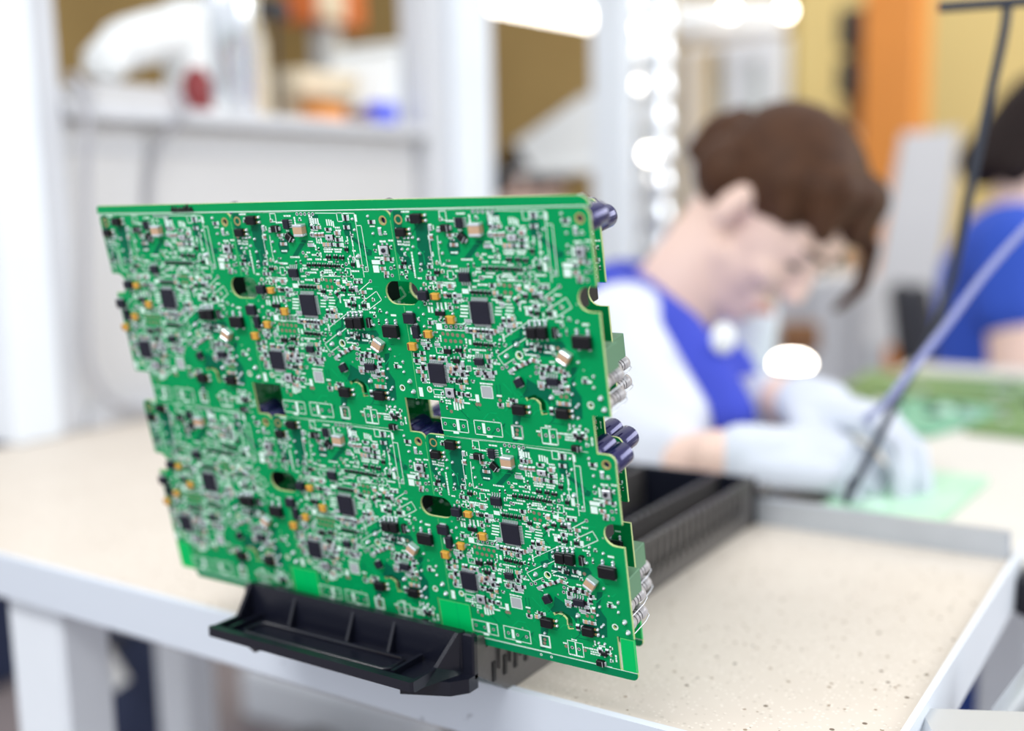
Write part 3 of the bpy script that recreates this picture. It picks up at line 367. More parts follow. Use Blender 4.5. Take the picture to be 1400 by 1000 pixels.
def board_mesh():
    holes = []
    for k, x, y, w, h, a in COMPS:
        if k == 'h': holes.append(circle(x, -y, 2.0, 16)[::-1])
        if k == 'v' and w > 15 * .07 and w > 1.5: holes.append(circle(x, -y, min(1.9, w * .62), 14)[::-1])
    sl = [(x, -y) for x, y in SLOT]; holes.append(thick(sl, 4.2))
    V, F, N = plate(unit_outline(), holes, THK)
    b = MB()
    ff = [f for f, n in zip(F, N) if abs(n) > .5]; fe = [f for f, n in zip(F, N) if abs(n) <= .5]
    b.add(V, ff, 'solder_mask'); b.add(V, fe, 'board_edge')
    Z1, Z2, Z3, Z4, Z5 = .02, .04, .06, .08, .10
    for q in POLYS:
        pts = [(x, -y) for x, y in q[1:]]
        if q[0] == 'k':
            pts = [(min(max(x, .6), UWID - .6), min(max(y, -UHGT + .6), -.6)) for x, y in pts]
            
            ar = sum(p[0] * q_[1] - q_[0] * p[1] for p, q_ in zip(pts, pts[1:] + pts[:1]))
            b.flat(pts if ar > 0 else pts[::-1], Z1, 'mask_dark')
        elif q[0] == 'l' and tuple(q[1]) not in LINES_OFF:
            for s in strip(pts, .45):
                if in_outline(*[sum(c) / 4 for c in zip(*s)]) or True:
                    s2 = [(min(max(x, .2), UWID - .2), min(max(y, -UHGT + .2), -.2)) for x, y in s]
                    b.flat(s2, Z4, 'silk')
    # rim lines where the boards are scored apart
    for pts in ([(UWID - .25, -6), (UWID - .25, -NY + NH + 1)], [(UWID - .25, -NY - NH - 1), (UWID - .25, -116)]):
        for s in strip(pts, .35): b.flat(s, Z2, 'score_line')
    # copper traces under the mask
    r2 = random.Random(11)
    for i in range(110):
        x, y = r2.uniform(4, 128), -r2.uniform(3, 136); pts = [(x, y)]; d = r2.choice((0, 45, 90, 135, 180, 225, 270, 315))
        for k in range(r2.randint(2, 4)):
            L = r2.uniform(2.5, 9); x += L * math.cos(math.radians(d)); y += L * math.sin(math.radians(d)); pts.append((x, y)); d += r2.choice((-45, 45))
        if all(in_outline(*p) for p in pts):
            for s in strip(pts, r2.uniform(.35, .6)): b.flat(s, Z2, r2.choice(('mask_trace', 'mask_trace', 'mask_dark')))
    def ring(x, y, r1, r0, m, z, n=14):
        P = [(x + r1 * math.cos(2 * math.pi * i / n), y + r1 * math.sin(2 * math.pi * i / n), z) for i in range(n)] + [(x + r0 * math.cos(2 * math.pi * i / n), y + r0 * math.sin(2 * math.pi * i / n), z) for i in range(n)]
        b.add(P, [(i, (i + 1) % n, n + (i + 1) % n, n + i) for i in range(n)], m)
    def dome(x, y, r, h, m='solder'):
        b.lathe((x, y, 0), [(r * 1.25, .02), (r * 1.05, h * .25), (r * .8, h * .62), (r * .42, h * .92), (0.0, h)], m, 10)
    for k, x, y, w, h, a in COMPS:
        y = -y
        if k == 'p': dome(x, y, .78, 1.4)
        elif k == 'P': dome(x, y, 1.3, 2.5)
        elif k == 'c': b.flat(circle(x, y, 1.15, 12), Z3, 'copper_pad')
        elif k == 'h': ring(x, y, 2.9, 2.0, 'gold_pad', Z3, 18)
        elif k == 'v':
            if w > 1.5: ring(x, y, min(1.9, w * .62) + .7, min(1.9, w * .62), 'silk', Z4, 18)
            else: ring(x, y, 1.15, .62, 'silver', Z3, 12); b.flat(circle(x, y, .62, 10), Z3, 'hole_dark')
        elif k == 'w': b.box((x, y, .05), (max(w, .5), max(h, .5), .1), 'res_grey' if min(w, h) > 5 else 'silk')
        elif k == 'b':
            hx, hy = w / 2, h / 2
            for s in strip([(x - hx, y - hy), (x + hx, y - hy), (x + hx, y + hy), (x - hx, y + hy), (x - hx, y - hy)], .5): b.flat(s, Z4, 'silk')
        elif k == 't':
            hor = w >= h; L, T = (w, h) if hor else (h, w); n = max(1, int(round(T / 1.7)))
            for i in range(n):
                t = (i - (n - 1) / 2) * 1.7; q = -L / 2
                while q < L / 2 - .4:
                    g = r2.uniform(.7, 1.9)
                    cx, cy = (x + q + g / 2, y + t) if hor else (x + t, y + q + g / 2)
                    dd = (g, r2.uniform(.95, 1.25)) if hor else (r2.uniform(.95, 1.25), g)
                    if in_outline(cx, cy): b.flat([(cx - dd[0] / 2, cy - dd[1] / 2), (cx + dd[0] / 2, cy - dd[1] / 2), (cx + dd[0] / 2, cy + dd[1] / 2), (cx - dd[0] / 2, cy + dd[1] / 2)], Z5, 'silk')
                    q += g + r2.uniform(.12, .4)
        elif k == 'r' and r2.random() < .75:        # reference mark beside a resistor
            t = r2.choice((-1, 1)); cx, cy = (x, y + t * (h / 2 + .75)) if w >= h else (x + t * (w / 2 + .75), y)
            dd = (w * .9, .7) if w >= h else (.7, h * .9)
            if in_outline(cx, cy): b.flat([(cx - dd[0] / 2, cy - dd[1] / 2), (cx + dd[0] / 2, cy - dd[1] / 2), (cx + dd[0] / 2, cy + dd[1] / 2), (cx - dd[0] / 2, cy + dd[1] / 2)], Z5, 'silk')
    for i in range(70):                             # small through vias
        x, y = r2.uniform(3, 129), -r2.uniform(3, 136)
        if in_outline(x, y): ring(x, y, .55, .25, 'mask_trace' if r2.random() < .6 else 'silver', Z3, 8)
    return b
def lead(b, x, y, dx, dy, w, m='silver', L=1.3):
    """gull-wing lead starting at the body edge (x, y), pointing along (dx, dy)"""
    for a, z, l in ((0.15, .9, .5), (0.5, .45, .5), (1.0, .15, L)):
        c = (x + dx * (a + l / 2 - .25), y + dy * (a + l / 2 - .25), z)
        b.box(c, (l if dx else w, l if dy else w, .25 if z > .2 else .22), m)
def comp_mesh(k, w, h, r):
    b = MB(); z = 0
    if k == 'Q':
        b.box((0, 0, 1.1), (w, h, 1.8), 'chip_black', bev=.25)
        b.lathe((-w * .38, h * .40, 2.0), [(.45, 0), (.45, .02)], 'chip_dark', 10)
        n = 12
        for i in range(n):
            t = (i - (n - 1) / 2) / n * .92
            for sx, sy in ((1, 0), (-1, 0), (0, 1), (0, -1)):
                if sx: lead(b, sx * w / 2, t * h, sx, 0, h / n * .5)
                else: lead(b, t * w, sy * h / 2, 0, sy, w / n * .5)
    elif k in ('S', 'S2', 'Sr'):
        if k == 'Sr':
            b.box((0, 0, 1.35), (w * .86, h, 2.2), 'chip_black', bev=.3)
            for i in range(4):
                for s in (-1, 1): lead(b, s * w * .43, (i - 1.5) * h / 4.2, s, 0, h * .11)
        else:
            b.box((0, 0, 1.35), (w, h * .86, 2.2), 'chip_black', bev=.3)
            for i in range(4):
                for s in (-1, 1): lead(b, (i - 1.5) * w / 4.2, s * h * .43, 0, s, w * .11, L=1.7)
        b.lathe((-w * .33, h * .25, 2.44), [(.35, 0), (.35, .03)], 'chip_dark', 8)
    elif k == 'T':
        b.box((0, 0, .85), (w * .9, h * .55, 1.2), 'chip_dark', bev=.15)
        for x, s in ((-.27, 1), (.27, 1), (0, -1)): b.box((x * w, s * h * .42, .35), (w * .24, h * .36, .6), 'solder', bev=.15)
    elif k == 'Q3':
        b.box((0, 0, .8), (w, h, 1.1), 'silver', bev=.2); b.lathe((0, 0, 1.35), [(min(w, h) * .22, 0), (min(w, h) * .22, .2)], 'chip_black', 12)
        b.box((w * .52, 0, .7), (w * .12, h * .9, 1.0), 'chip_dark')
        for i in range(4): b.box(((i - 1.5) * w / 4, -h / 2 - .5, .15), (w * .12, 1.2, .25), 'silver')
    elif k in ('O', 'O2'):
        b.box((0, 0, 2.2), (w, h * .86, 3.6), 'chip_dark', bev=.45); b.box((0, h * .43, 1.5), (w * .98, .25, .3), 'silver')
        for x in (-.3, .3):
            lead(b, x * w, h * .43, 0, 1, w * .16, 'solder', 2.2); lead(b, x * w, -h * .43, 0, -1, w * .16, 'solder', 1.0)
            for q in (1.0, 2.7): b.lathe((x * w, h * .43 + q, .2), [(.95, 0), (.9, .8), (.5, 1.4), (0, 1.6)], 'solder', 10)
    elif k in ('Or', 'Ot'):
        rot = k == 'Ot'
        b.box((0, 0, 2.0), (w, h, 3.4), 'chip_black' if rot else 'chip_dark', bev=.4)
        for t in (-.28, .28):
            if rot:
                b.box((t * w, h / 2 + .8, .5), (w * .22, 1.6, .8), 'solder', bev=.2); b.box((t * w, -h / 2 - .6, .4), (w * .22, 1.2, .5), 'silver')
            else:
                b.box((w / 2 + .9, t * h, .9), (1.8, h * .22, .5), 'gold_pad'); b.lathe((w / 2 + 2.1, t * h, .1), [(1.0, 0), (.95, .8), (.5, 1.5), (0, 1.7)], 'solder', 10); b.box((-w / 2 - .7, t * h, .4), (1.4, h * .24, .5), 'silver')
    elif k == 'D':
        b.box((-w * .06, 0, 1.5), (w * .74, h * .9, 2.5), 'chip_dark', bev=.35); b.box((w * .36, 0, .9), (w * .16, h * .5, 1.5), 'silver', bev=.15)
        b.box((-w * .46, 0, .5), (w * .12, h * .5, .7), 'silver'); b.box((w * .18, 0, 2.77), (w * .06, h * .86, .03), 'res_grey')
    elif k == 'D2':
        b.box((0, 0, 1.7), (w * .9, h * .84, 2.9), 'chip_black', bev=.4)
        for s in (-1, 1): b.box((0, s * h * .46, .7), (w * .5, h * .14, 1.2), 'silver', bev=.15)
    elif k in ('M', 'M2'):
        b.box((0, 0, 2.4), (w * .97, h * .66, 4.4), 'ceramic_beige', bev=.25)
        for s in (-1, 1): b.box((0, s * h * .44, 2.4), (w, h * .26, 4.8), 'solder', bev=.4)
    elif k == 'K':
        b.box((0, 0, 1.7), (w * .86, h * .95, 3.0), 'tantalum', bev=.35); b.box((-w * .28, 0, 3.21), (w * .16, h * .85, .03), 'brown_dark')
        for s in (-1, 1): b.box((s * w * .46, 0, .7), (w * .12, h * .5, 1.2), 'silver')
    elif k == 'B':
        b.box((0, 0, .5), (w * 1.02, h * 1.02, .9), 'chip_dark', bev=.15); b.box((0, 0, 1.5), (w * .92, h * .92, 1.2), 'silver', bev=.2)
        b.lathe((0, 0, 2.1), [(1.35, 0), (1.35, .9), (1.1, 1.15)], 'chip_black', 14)
        for s in (-1, 1): b.box((s * w * .3, h * .62, .2), (w * .2, 1.4, .3), 'silver'); b.box((s * w * .3, -h * .62, .2), (w * .2, 1.4, .3), 'silver')
    elif k == 'r':
        hor = w >= h; L, T = (max(w, h), min(w, h)); L = max(min(L, 4.2), 1.6); T = max(min(T, 2.5), 1.0) * .9
        m = r.choice(('res_dark', 'res_dark', 'res_dark', 'res_brown', 'res_grey', 'chip_dark', 'ceramic_beige')); hh = .7 if m != 'ceramic_beige' else 1.0
        def q(c, d): b.box((c, 0, hh / 2 + .1) if hor else (0, c, hh / 2 + .1), (d, T, hh) if hor else (T, d, hh), m2, bev=.08)
        m2 = m; q(0, L * .56)
        for s in (-1, 1): m2 = 'solder'; q(s * L * .37, L * .24)
        for s in (-1, 1): b.box((s * L * .56, 0, .12) if hor else (0, s * L * .56, .12), (L * .2, T * 1.05, .2) if hor else (T * 1.05, L * .2, .2), 'silk')
    return b
KIND = {'Q': 'microcontroller', 'S': 'chip', 'S2': 'chip', 'Sr': 'chip', 'Q3': 'sensor', 'T': 'transistor', 'O': 'optocoupler', 'O2': 'optocoupler', 'Or': 'optocoupler', 'Ot': 'optocoupler',
        'D': 'diode', 'D2': 'diode', 'M': 'ceramic_capacitor', 'M2': 'ceramic_capacitor', 'K': 'tantalum_capacitor', 'B': 'push_button', 'r': 'chip_resistor'}
# small parts and print crowd around the chips
def crowd():
    R = random.Random(21); occ = []
    for k, x, y, w, h, a in COMPS:
        if k in 'bt' and not (k == 't'): continue
        e = {'p': 1.1, 'P': 1.7, 'v': 1.3, 'c': 1.2, 'h': 3.0}.get(k)
        hw, hh = (e, e) if e else (w / 2 + (1.6 if k in ('Q', 'Sr', 'Or') else .15), h / 2 + (1.6 if k in ('Q', 'S', 'S2', 'O', 'O2') else .15))
        if k in ('D', 'D2', 'M2') and a: hw = hh = max(hw, hh)
        occ.append((x, y, hw, hh))
    for i in range(len(SLOT) - 1): occ.append(((SLOT[i][0] + SLOT[i + 1][0]) / 2, (SLOT[i][1] + SLOT[i + 1][1]) / 2, 3.4, 3.4))
    hubs = [(x, y, k) for k, x, y, w, h, a in COMPS if k in ('Q', 'Q', 'S', 'S2', 'Sr', 'Q3', 'T', 'K', 'B')]
    n = {'r': 0, 't': 0}
    for i in range(9000):
        hx, hy, hk = R.choice(hubs); s_ = 8.5 if hk == 'Q' else 5.0
        x, y = R.gauss(hx, s_), R.gauss(hy, s_)
        k = 'r' if n['r'] < 95 and R.random() < .55 else 't'
        if k == 't' and n['t'] >= 60: continue
        w, h = ((1.9, 1.0) if R.random() < .5 else (1.0, 1.9)) if k == 'r' else ((R.uniform(2.4, 4.4), 1.0) if R.random() < .7 else (1.0, R.uniform(2.4, 4)))
        pw, ph = w / 2 + (.55 if k == 'r' else .1), h / 2 + (.55 if k == 'r' else .1)
        if not (in_outline(x - pw, -y - ph) and in_outline(x + pw, -y + ph)): continue
        if any(abs(x - ox) < pw + ow and abs(y - oy) < ph + oh for ox, oy, ow, oh in occ): continue
        occ.append((x, y, pw - .1, ph - .1)); COMPS.append([k, round(x, 2), round(y, 2), w, h, 0]); n[k] += 1
        if n['r'] >= 95 and n['t'] >= 60: break
crowd()
ents = []
for i, (k, x, y, w, h, a) in enumerate(COMPS):
    if k not in KIND or not in_outline(x, -y): continue
    if w < .3 or h < .3: continue
    if k == 'D' and abs(a + 40) < 1: w, h = 7.4, 4.8
    if k == 'r' and a == -32: a = 32
    if k == 'D2' and a == -28: a = 24
    b = comp_mesh(k, w, h, random.Random(i)); ents.append([k, x, -y, a, b, w * h])
small = {'T': sorted([e for e in ents if e[0] == 'T'], key=lambda e: -e[5]), 'r': sorted([e for e in ents if e[0] == 'r'], key=lambda e: -e[5])}
cut = {0: 11, 1: 15, 2: 24}
for e in ents: e.append(None)
def comp_me(e):
    if e[6] is None:
        t = MB(); t.merge(e[4], rz=math.radians(e[3])); e[6] = t.mesh(KIND[e[0]], bxf)
    return e[6]
# parts on the far side: a capacitor pair, a relay, two power resistors, a transformer
def back_parts():
    out = []
    def cyl(x, y, r, L):
        b = MB(); b.lathe((0, 0, 0), [(r * .97, -THK - .1), (r, -THK - .4), (r, -THK - 1.6), (r * .94, -THK - 2.0), (r, -THK - 2.5), (r, -THK - L)][::-1], 'cap_sleeve', 24)
        b.lathe((0, 0, 0), [(r * .86, -THK - L - .15), (r * .86, -THK - L + .1)], 'cap_top', 24); return b
    out.append(('electrolytic_capacitor', 125.0, -8.2, cyl(0, 0, 7.2, 20)))
    out.append(('electrolytic_capacitor', 115.5, -3.4, cyl(0, 0, 6.6, 20)))
    b = MB(); b.box((0, 0, -THK - 8), (9, 15, 15.5), 'relay_green', bev=.5); b.box((0, 0, -THK - 16), (8, 14, .6), 'relay_green'); out.append(('relay', 126.5, -86, b))
    def pres():
        b = MB(); z = -THK; prof = [(.0, -25), (3.6, -24.6), (4.4, -23.6), (4.4, -20), (3.9, -19), (3.9, -9), (4.4, -8), (4.4, -4.4), (3.6, -3.4), (0, -3.2)]
        b.lathe((0, 0, z), prof, 'res_body', 16)
        for q in (-17, -14, -10.5): b.lathe((0, 0, z + q), [(3.95, -.5), (3.98, 0), (3.95, .5)], 'res_band', 16)
        b.tube([(0, 0, z - 5.2), (0, 0, z + .2)], .45, 'silver', 6); b.tube([(0, 0, z - 24.8), (1.6, -1.6, z - 26.6), (3.6, -4.0, z - 25.5), (4.0, -5.0, z - 20), (3.6, -5.4, z - 8), (3.4, -5.6, z + .2)], .35, 'silver', 6)
        return b
    out.append(('power_resistor', 125.0, -100, pres())); out.append(('power_resistor', 125.0, -112, pres()))
    b = MB(); b.box((0, 0, -THK - 7), (15, 15, 13), 'chip_dark', bev=.8); b.box((0, 0, -THK - 14.2), (11, 11, 1.6), 'brown_dark', bev=.3); b.tube([(-6, 6, -THK - 10), (2, 9, -THK - 12), (7, 7, -THK - 9)], .6, 'silver', 6); out.append(('transformer', 110.5, -50, b))
    return out
BACK = [(nm, x, y, q.mesh(nm, bxf)) for nm, x, y, q in back_parts()]
BM = None
def rail_mesh(top):
    if top: P = arc(-.6 + 2.5, 6.2 - 2.5, 2.5, 180, 90) + arc(396.6 - 6, 6.2 - 6, 6, 90, 20) + [(396.4, .2), (-.6, .2)]
    else: P = [(15.0, -UHGT * 2 - .1), (396.2, -UHGT * 2 - .1)] + arc(396.2 - 4, -UHGT * 2 - 5.6 + 4, 4, 0, -90) + arc(19, -UHGT * 2 - 5.6 + 3, 3, -90, -180)
    V, F, N = plate(P if not top else P, [], THK)
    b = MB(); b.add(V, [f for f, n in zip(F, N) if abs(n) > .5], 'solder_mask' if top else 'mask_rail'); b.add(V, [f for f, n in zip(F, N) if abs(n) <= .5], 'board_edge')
    if top: b.box((198, .5, .02), (394, .55, .06), 'silk')
    else:
        b.box((206, -UHGT * 2 - .2, .02), (380, .4, .06), 'silk')
        for x in (329, 336.5): b.lathe((x, -UHGT * 2 - 2.6, 0), [(.9, .02), (.9, .06)], 'silk', 12); b.lathe((x, -UHGT * 2 - 2.6, 0), [(.45, .07), (.45, .09)], 'hole_dark', 10)
    return b
def tab_mesh(x0, x1, edge):
    y1, y0 = -UHGT - 117.2, -UHGT * 2 - .1 + .3
    b = MB(); b.box(((x0 + x1) / 2, (y0 + y1) / 2, -THK / 2), (x1 - x0, y1 - y0, THK), 'mask_light')
    b.box(((x0 + x1) / 2, y1 - .2, .02), (x1 - x0, .3, .05), 'score_line'); b.box((x0 + .2, (y0 + y1) / 2, .02), (.3, y1 - y0, .05), 'score_line'); b.box((x1 - .2, (y0 + y1) / 2, .02), (.3, y1 - y0, .05), 'score_line')
    if not edge: b.box(((x0 * .43 + x1 * .57), (y0 + y1) / 2, .02), (.4, y1 - y0, .05), 'mask_trace')
    return b
def build_panel(base, label, full):
    global BM
    root = thing('circuit_board', base, label, 'circuit board', 'panels of circuit boards standing in the black rack')
    root.rotation_euler = (LEAN, 0, 0)
    sh = lambda x, y: (x - 198.0, y + UHGT * 2 + 5.7)
    def sub(name, mb, parent, x=0, y=0, me=None):
        o = bpy.data.objects.new(name, me or mb.mesh(name, bxf)); COL.objects.link(o); o.parent = parent; o.location = (x * MS, 0, y * MS); return o
    if BM is None: BM = board_mesh().mesh('board_section', bxf)
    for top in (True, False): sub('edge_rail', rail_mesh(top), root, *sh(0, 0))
    for x0, x1 in ((0.2, 14.2), (121.4, 146.4), (253.4, 278.4), (386.6, 395.9)): sub('breakaway_tab', tab_mesh(x0, x1, x1 < 20 or x1 > 390), root, *sh(0, 0))
    rest = {'T': MB(), 'r': MB()}
    for r in range(2):
        for c in range(3):
            bd = sub('board_section', None, root, *sh(c * UWID, -r * UHGT), me=BM)
            for e in ents:
                if not full and not (c == 2 and e[1] > 104): continue
                if e[0] in small and full and small[e[0]].index(e) >= cut[c]:
                    x, y = sh(c * UWID + e[1], -r * UHGT + e[2]); rest[e[0]].merge(e[4], x, y, 0, math.radians(e[3])); continue
                sub(KIND[e[0]], None, bd, e[1], e[2], me=comp_me(e))
            for nm, x, y, me in BACK: sub(nm, None, bd, x, y, me=me)
    if full:
        for k in ('T', 'r'):
            o = sub(KIND[k], rest[k], root); o['kind'] = 'stuff'
        b = MB(); pts = [(x + 22, y) for x, y in [(56, 1.6), (57.5, 4.6), (59, 1.8), (61, 4.2), (62, 1.9), (65, 3.8), (66, 1.8), (69, 4.6), (70, 2.2), (72, 5.6), (73.5, 2.0), (76, 4.0)]]
        b.tube([(x, y, .35) for x, y in pts], .95, 'marker_ink', 6); b.tube([(78, 2.0, .35), (99, 2.0, .35)], .75, 'marker_ink', 6)
        sub('marker_scribble', b, root, *sh(0, 0))['label'] = 'black marker scribble on the top rail'
    return root
UD = Vector((0, math.sin(LEAN), -math.cos(LEAN)))
O1 = Vector((-0.6185, 0.4624, 0.2882)) + UD * (-0.022 * UHGT * MS)
PBASE = O1 + Vector((198 * MS, 0, 0)) + UD * ((UHGT * 2 + 5.7) * MS)
build_panel(PBASE, 'foremost green panel of six populated circuit boards, chips and white print facing the front', True)
build_panel(PBASE + Vector((-0.0207, 0.0470, -0.0018)), 'second green circuit board panel mostly hidden behind the foremost one', False)
# ------------------------------------------------------------------ room shell
b = MB(); b.box((-2.0, 2.4, FLOOR - .05), (12.0, 9.0, .1), 'floor_grey'); structure('floor', b)
b = MB(); b.box((-5.0, 5.65, 1.2), (6.1, .1, 4.0), 'wall_olive'); b.box((.3, 5.65, 1.2), (4.5, .1, 4.0), 'wall_yellow'); structure('wall_back', b)
b = MB(); b.box((-5.6, 2.2, 1.2), (.1, 7.0, 4.0), 'wall_olive'); structure('wall_left', b)
def window(name, x0, x1, z0, z1, y):
    b = MB(); t = .11
    for c, d in (((x0 - t / 2, y, (z0 + z1) / 2), (t, .10, z1 - z0 + 2 * t)), ((x1 + t / 2, y, (z0 + z1) / 2), (t, .10, z1 - z0 + 2 * t)), (((x0 + x1) / 2, y, z0 - t / 2), (x1 - x0, .10, t)), (((x0 + x1) / 2, y, z1 + t / 2), (x1 - x0, .10, t)), (((x0 + x1) / 2 + .06, y, (z0 + z1) / 2), (.07, .09, z1 - z0))): b.box(c, d, 'white_paint')
    f = structure(name, b)
    p = MB(); p.box(((x0 + x1) / 2, y + .02, (z0 + z1) / 2), (x1 - x0, .01, z1 - z0), 'pane'); o = part('window_pane', p, f); o['kind'] = 'structure'
window('window_1', -2.40, -2.08, .30, .96, 5.53)
# ------------------------------------------------------------------ near workbench
T = 0.0; XR = -0.141; YF = 0.538; YB = 0.939
bench = thing('workbench', (-0.6, 0.75, FLOOR), 'near pale speckled workbench carrying the black rack', 'workbench')
b = MB(); b.prism([(-1.30, YF), (XR, YF), (XR, YB + .008), (-.95, YB + .008), (-.95, 1.92), (-1.30, 1.92)], -.022, T, 'speckled_top'); part('worktop', b, bench)
b = MB(); b.box((-.722, YF - .003, -.0165), (1.17, .006, .037), 'worn_white_metal', bev=.0015); b.box((-.722, YF + .0014, .0003), (1.165, .0018, .0008), 'edge_dirt'); part('front_edge_strip', b, bench, 'worn white metal front edge strip')
b = MB(); b.box((XR + .002, (YF + YB + .05) / 2 - .01, -.0155), (.004, YB - YF + .055, .041), 'white_paint', bev=.002); part('side_edge_strip', b, bench, 'white metal edge strip along the right side')
b = MB(); b.box((-.545, YB + .005, .0115), (.802, .008, .023), 'aluminium', bev=.002); part('back_rail', b, bench, 'low grey metal rail along the back edge')
for lx, ly, w in ((-.868, .575, .076), (-1.13, .925, .06), (-.33, .915, .05), (-.30, .575, .05)):
    b = MB(); b.box((lx, ly, (FLOOR - .022) / 2), (w, min(w, .05), -.022 - FLOOR), 'white_paint', bev=.004); part('leg', b, bench)
for y in (.60, .90):
    b = MB(); b.box((-.72, y, -.045), (.80, .04, .045), 'grey_paint', bev=.003); part('frame_bar', b, bench)
br = MB(); br.box((-.075, .655, -.020), (.145, .045, .035), 'grey_metal', bev=.006, rz=.45); br.box((-.118, .618, -.030), (.03, .05, .04), 'grey_metal', bev=.004)
part('corner_bracket', br, bench, 'grey metal bracket bolted to the front right corner')
b = MB(); b.tube([(-.106, .716, -.034), (-.080, .735, .012)], .012, 'grey_metal', 12); part('bracket_knob', b, bench)
b = MB(); b.box((-.128, .954, -.026), (.02, .05, .034), 'plastic_black', bev=.004); part('clamp', b, bench, 'small black clamp at the rear of the right edge')
# ------------------------------------------------------------------ black rack
RX0, RX1, RY0, RY1, RZ = -.547, -.3575, .5015, .936, .0440
rack = thing('board_rack', ((RX0 + RX1) / 2, (RY0 + RY1) / 2, 0), 'long black antistatic slotted rack holding the boards upright, handle over the bench edge', 'rack')
yb = PBASE.y + .0007; zb = PBASE.z; tl = math.tan(LEAN); PIT = .01168; SW = .0034
def comb(x0, x1, ztop, m):
    zs = .0365; P = [(RY0, .022), (.535, 0.0005), (RY1, 0.0005), (RY1, ztop)]; ys = [yb + i * PIT for i in range(0, 36)]
    for y in reversed(ys):
        a1 = y + SW / 2 - (ztop - zb) * tl; a0 = a1 - SW; c1 = y + SW / 2 - (zs - zb) * tl; c0 = c1 - SW
        if a0 < RY0 + .0015 or c1 > RY1 - .006: continue
        P += [(a1, ztop), (c1, zs), (c0, zs), (a0, ztop)]
    P.append((RY0, ztop)); b = MB(); b.prism(P, x0, x1, m, axis='x'); return b
for x0, x1, z in ((RX1 - .003, RX1, RZ), (RX1 - .036, RX1 - .033, RZ), (RX0, RX0 + .003, RZ), (RX0 + .033, RX0 + .036, RZ), (-.470, -.466, .0435)):
    b = comb(x0, x1, z, 'plastic_antistatic')
    if x1 == RX1:
        for i in range(0, 34):
            y = RY0 + .016 + i * PIT; b.box((RX1 + .0004, y, .019), (.0008, .0032, .012), 'chip_dark')
            b.box((RX1 + .0009, y + PIT / 2, .030), (.0018, .0022, .022), 'plastic_antistatic')
    part('slotted_wall', b, rack)
b = MB(); b.box(((RX0 + RX1) / 2, (.538 + RY1) / 2, .003), (RX1 - RX0 - .004, RY1 - .538 - .004, .005), 'plastic_black'); part('base_plate', b, rack)
b = MB(); b.box(((RX0 + RX1) / 2, RY1 - .001, RZ / 2 + .0003), (RX1 - RX0 + .004, .004, RZ - .001), 'plastic_black'); b.box((RX1 - .004, RY1 + .010, .030), (.030, .022, .008), 'plastic_antistatic', bev=.003); part('end_plate', b, rack)
# handle at the near end: sloping back plate, side wings, recessed grip tray with a raised rim
h = MB(); xa, xb = RX0 + .003, RX1 + .003; xm = (xa + xb) / 2
yt, zt, yl = .4955, .0475, .4605          # top of back plate, front lip
xl0, xl1 = -.536, -.3725
h.prism([(yt + .006, .020), (yt + .006, zt + .001), (yt + .001, zt + .001), (yt, .0265), (yt, .020)], xl0 + .001, -.366, 'plastic_black', axis='x')
h.box((-.3618, yt + .0045, .034), (.0086, .005, .028), 'plastic_black', bev=.001)
h.prism([(yt + .001, .0235), (yt + .001, .0272), (yl + .002, .0272), (yl + .002, .0235)], xl0 + .001, xl1 - .001, 'plastic_black', axis='x')
SIDE = [(yl + .0015, .0258), (yl + .0015, .0308), (.4825, .0308), (yt, zt + .0008), (yt + .004, zt + .001), (yt + .004, .0235), (.480, .0225), (.470, .0240)]
def wing(xf, xb_, s_):
    A = [(xf + (xb_ - xf) * max(0, (y - .4825) / (yt + .004 - .4825)), y, z) for y, z in SIDE]; P = A + [(x + s_ * .0026, y, z) for x, y, z in A]; n = len(A)
    F = [tuple(range(n)), tuple(range(2 * n - 1, n - 1, -1))] + [(i, n + i, n + (i + 1) % n, (i + 1) % n) for i in range(n)]
    h.add(P, [f[::-1] for f in F] if s_ > 0 else F, 'plastic_black')
wing(xl0, xl0 - .001, 1); wing(xl1, -.3645, -1)
for s_, xq in ((1, RX1), (-1, RX0 + .004)):
    P = [(xq, .5015), (xq, .4925), (xq - s_ * .007, .4835), (xq - s_ * .034, .4715), (xq - s_ * .040, .5015)]
    h.prism(P[::-1] if s_ > 0 else P, .0150, .0236, 'plastic_black')
part('end_handle_body', h, rack)
h = MB()
h.box(((xl0 + xl1) / 2, yl + .0005, .0283), (xl1 - xl0 + .001, .0055, .0058), 'plastic_black', bev=.0016)
part('handle_lip', h, rack)
h = MB(); rx0, rx1, ry0, ry1 = xl0 + .022, xl1 - .030, yl + .0095, .4880
ring = [(rx0, ry0), (rx1, ry0), (rx1 + .003, ry0 + .003), (rx1 + .003, ry1 - .003), (rx1, ry1), (rx0, ry1), (rx0 - .003, ry1 - .003), (rx0 - .003, ry0 + .003), (rx0, ry0)]
h.tube([(x, y, .0280) for x, y in ring], .0016, 'plastic_black', 8)
for x in (rx0 - .010, rx1 + .010): h.box((x, (ry0 + ry1) / 2 + .001, .0290), (.0026, ry1 - ry0 + .010, .0042), 'plastic_black', bev=.0008, rz=0.0)
part('grip_rim', h, rack)
for x in (xl0 + .040, xm + .002, xl1 - .042):
    h = MB(); h.prism([(yt + .001, zt - .0015), (.4885, .0275), (yt + .001, .0275)][::-1], x - .0011, x + .0011, 'plastic_black', axis='x'); part('rib', h, rack)
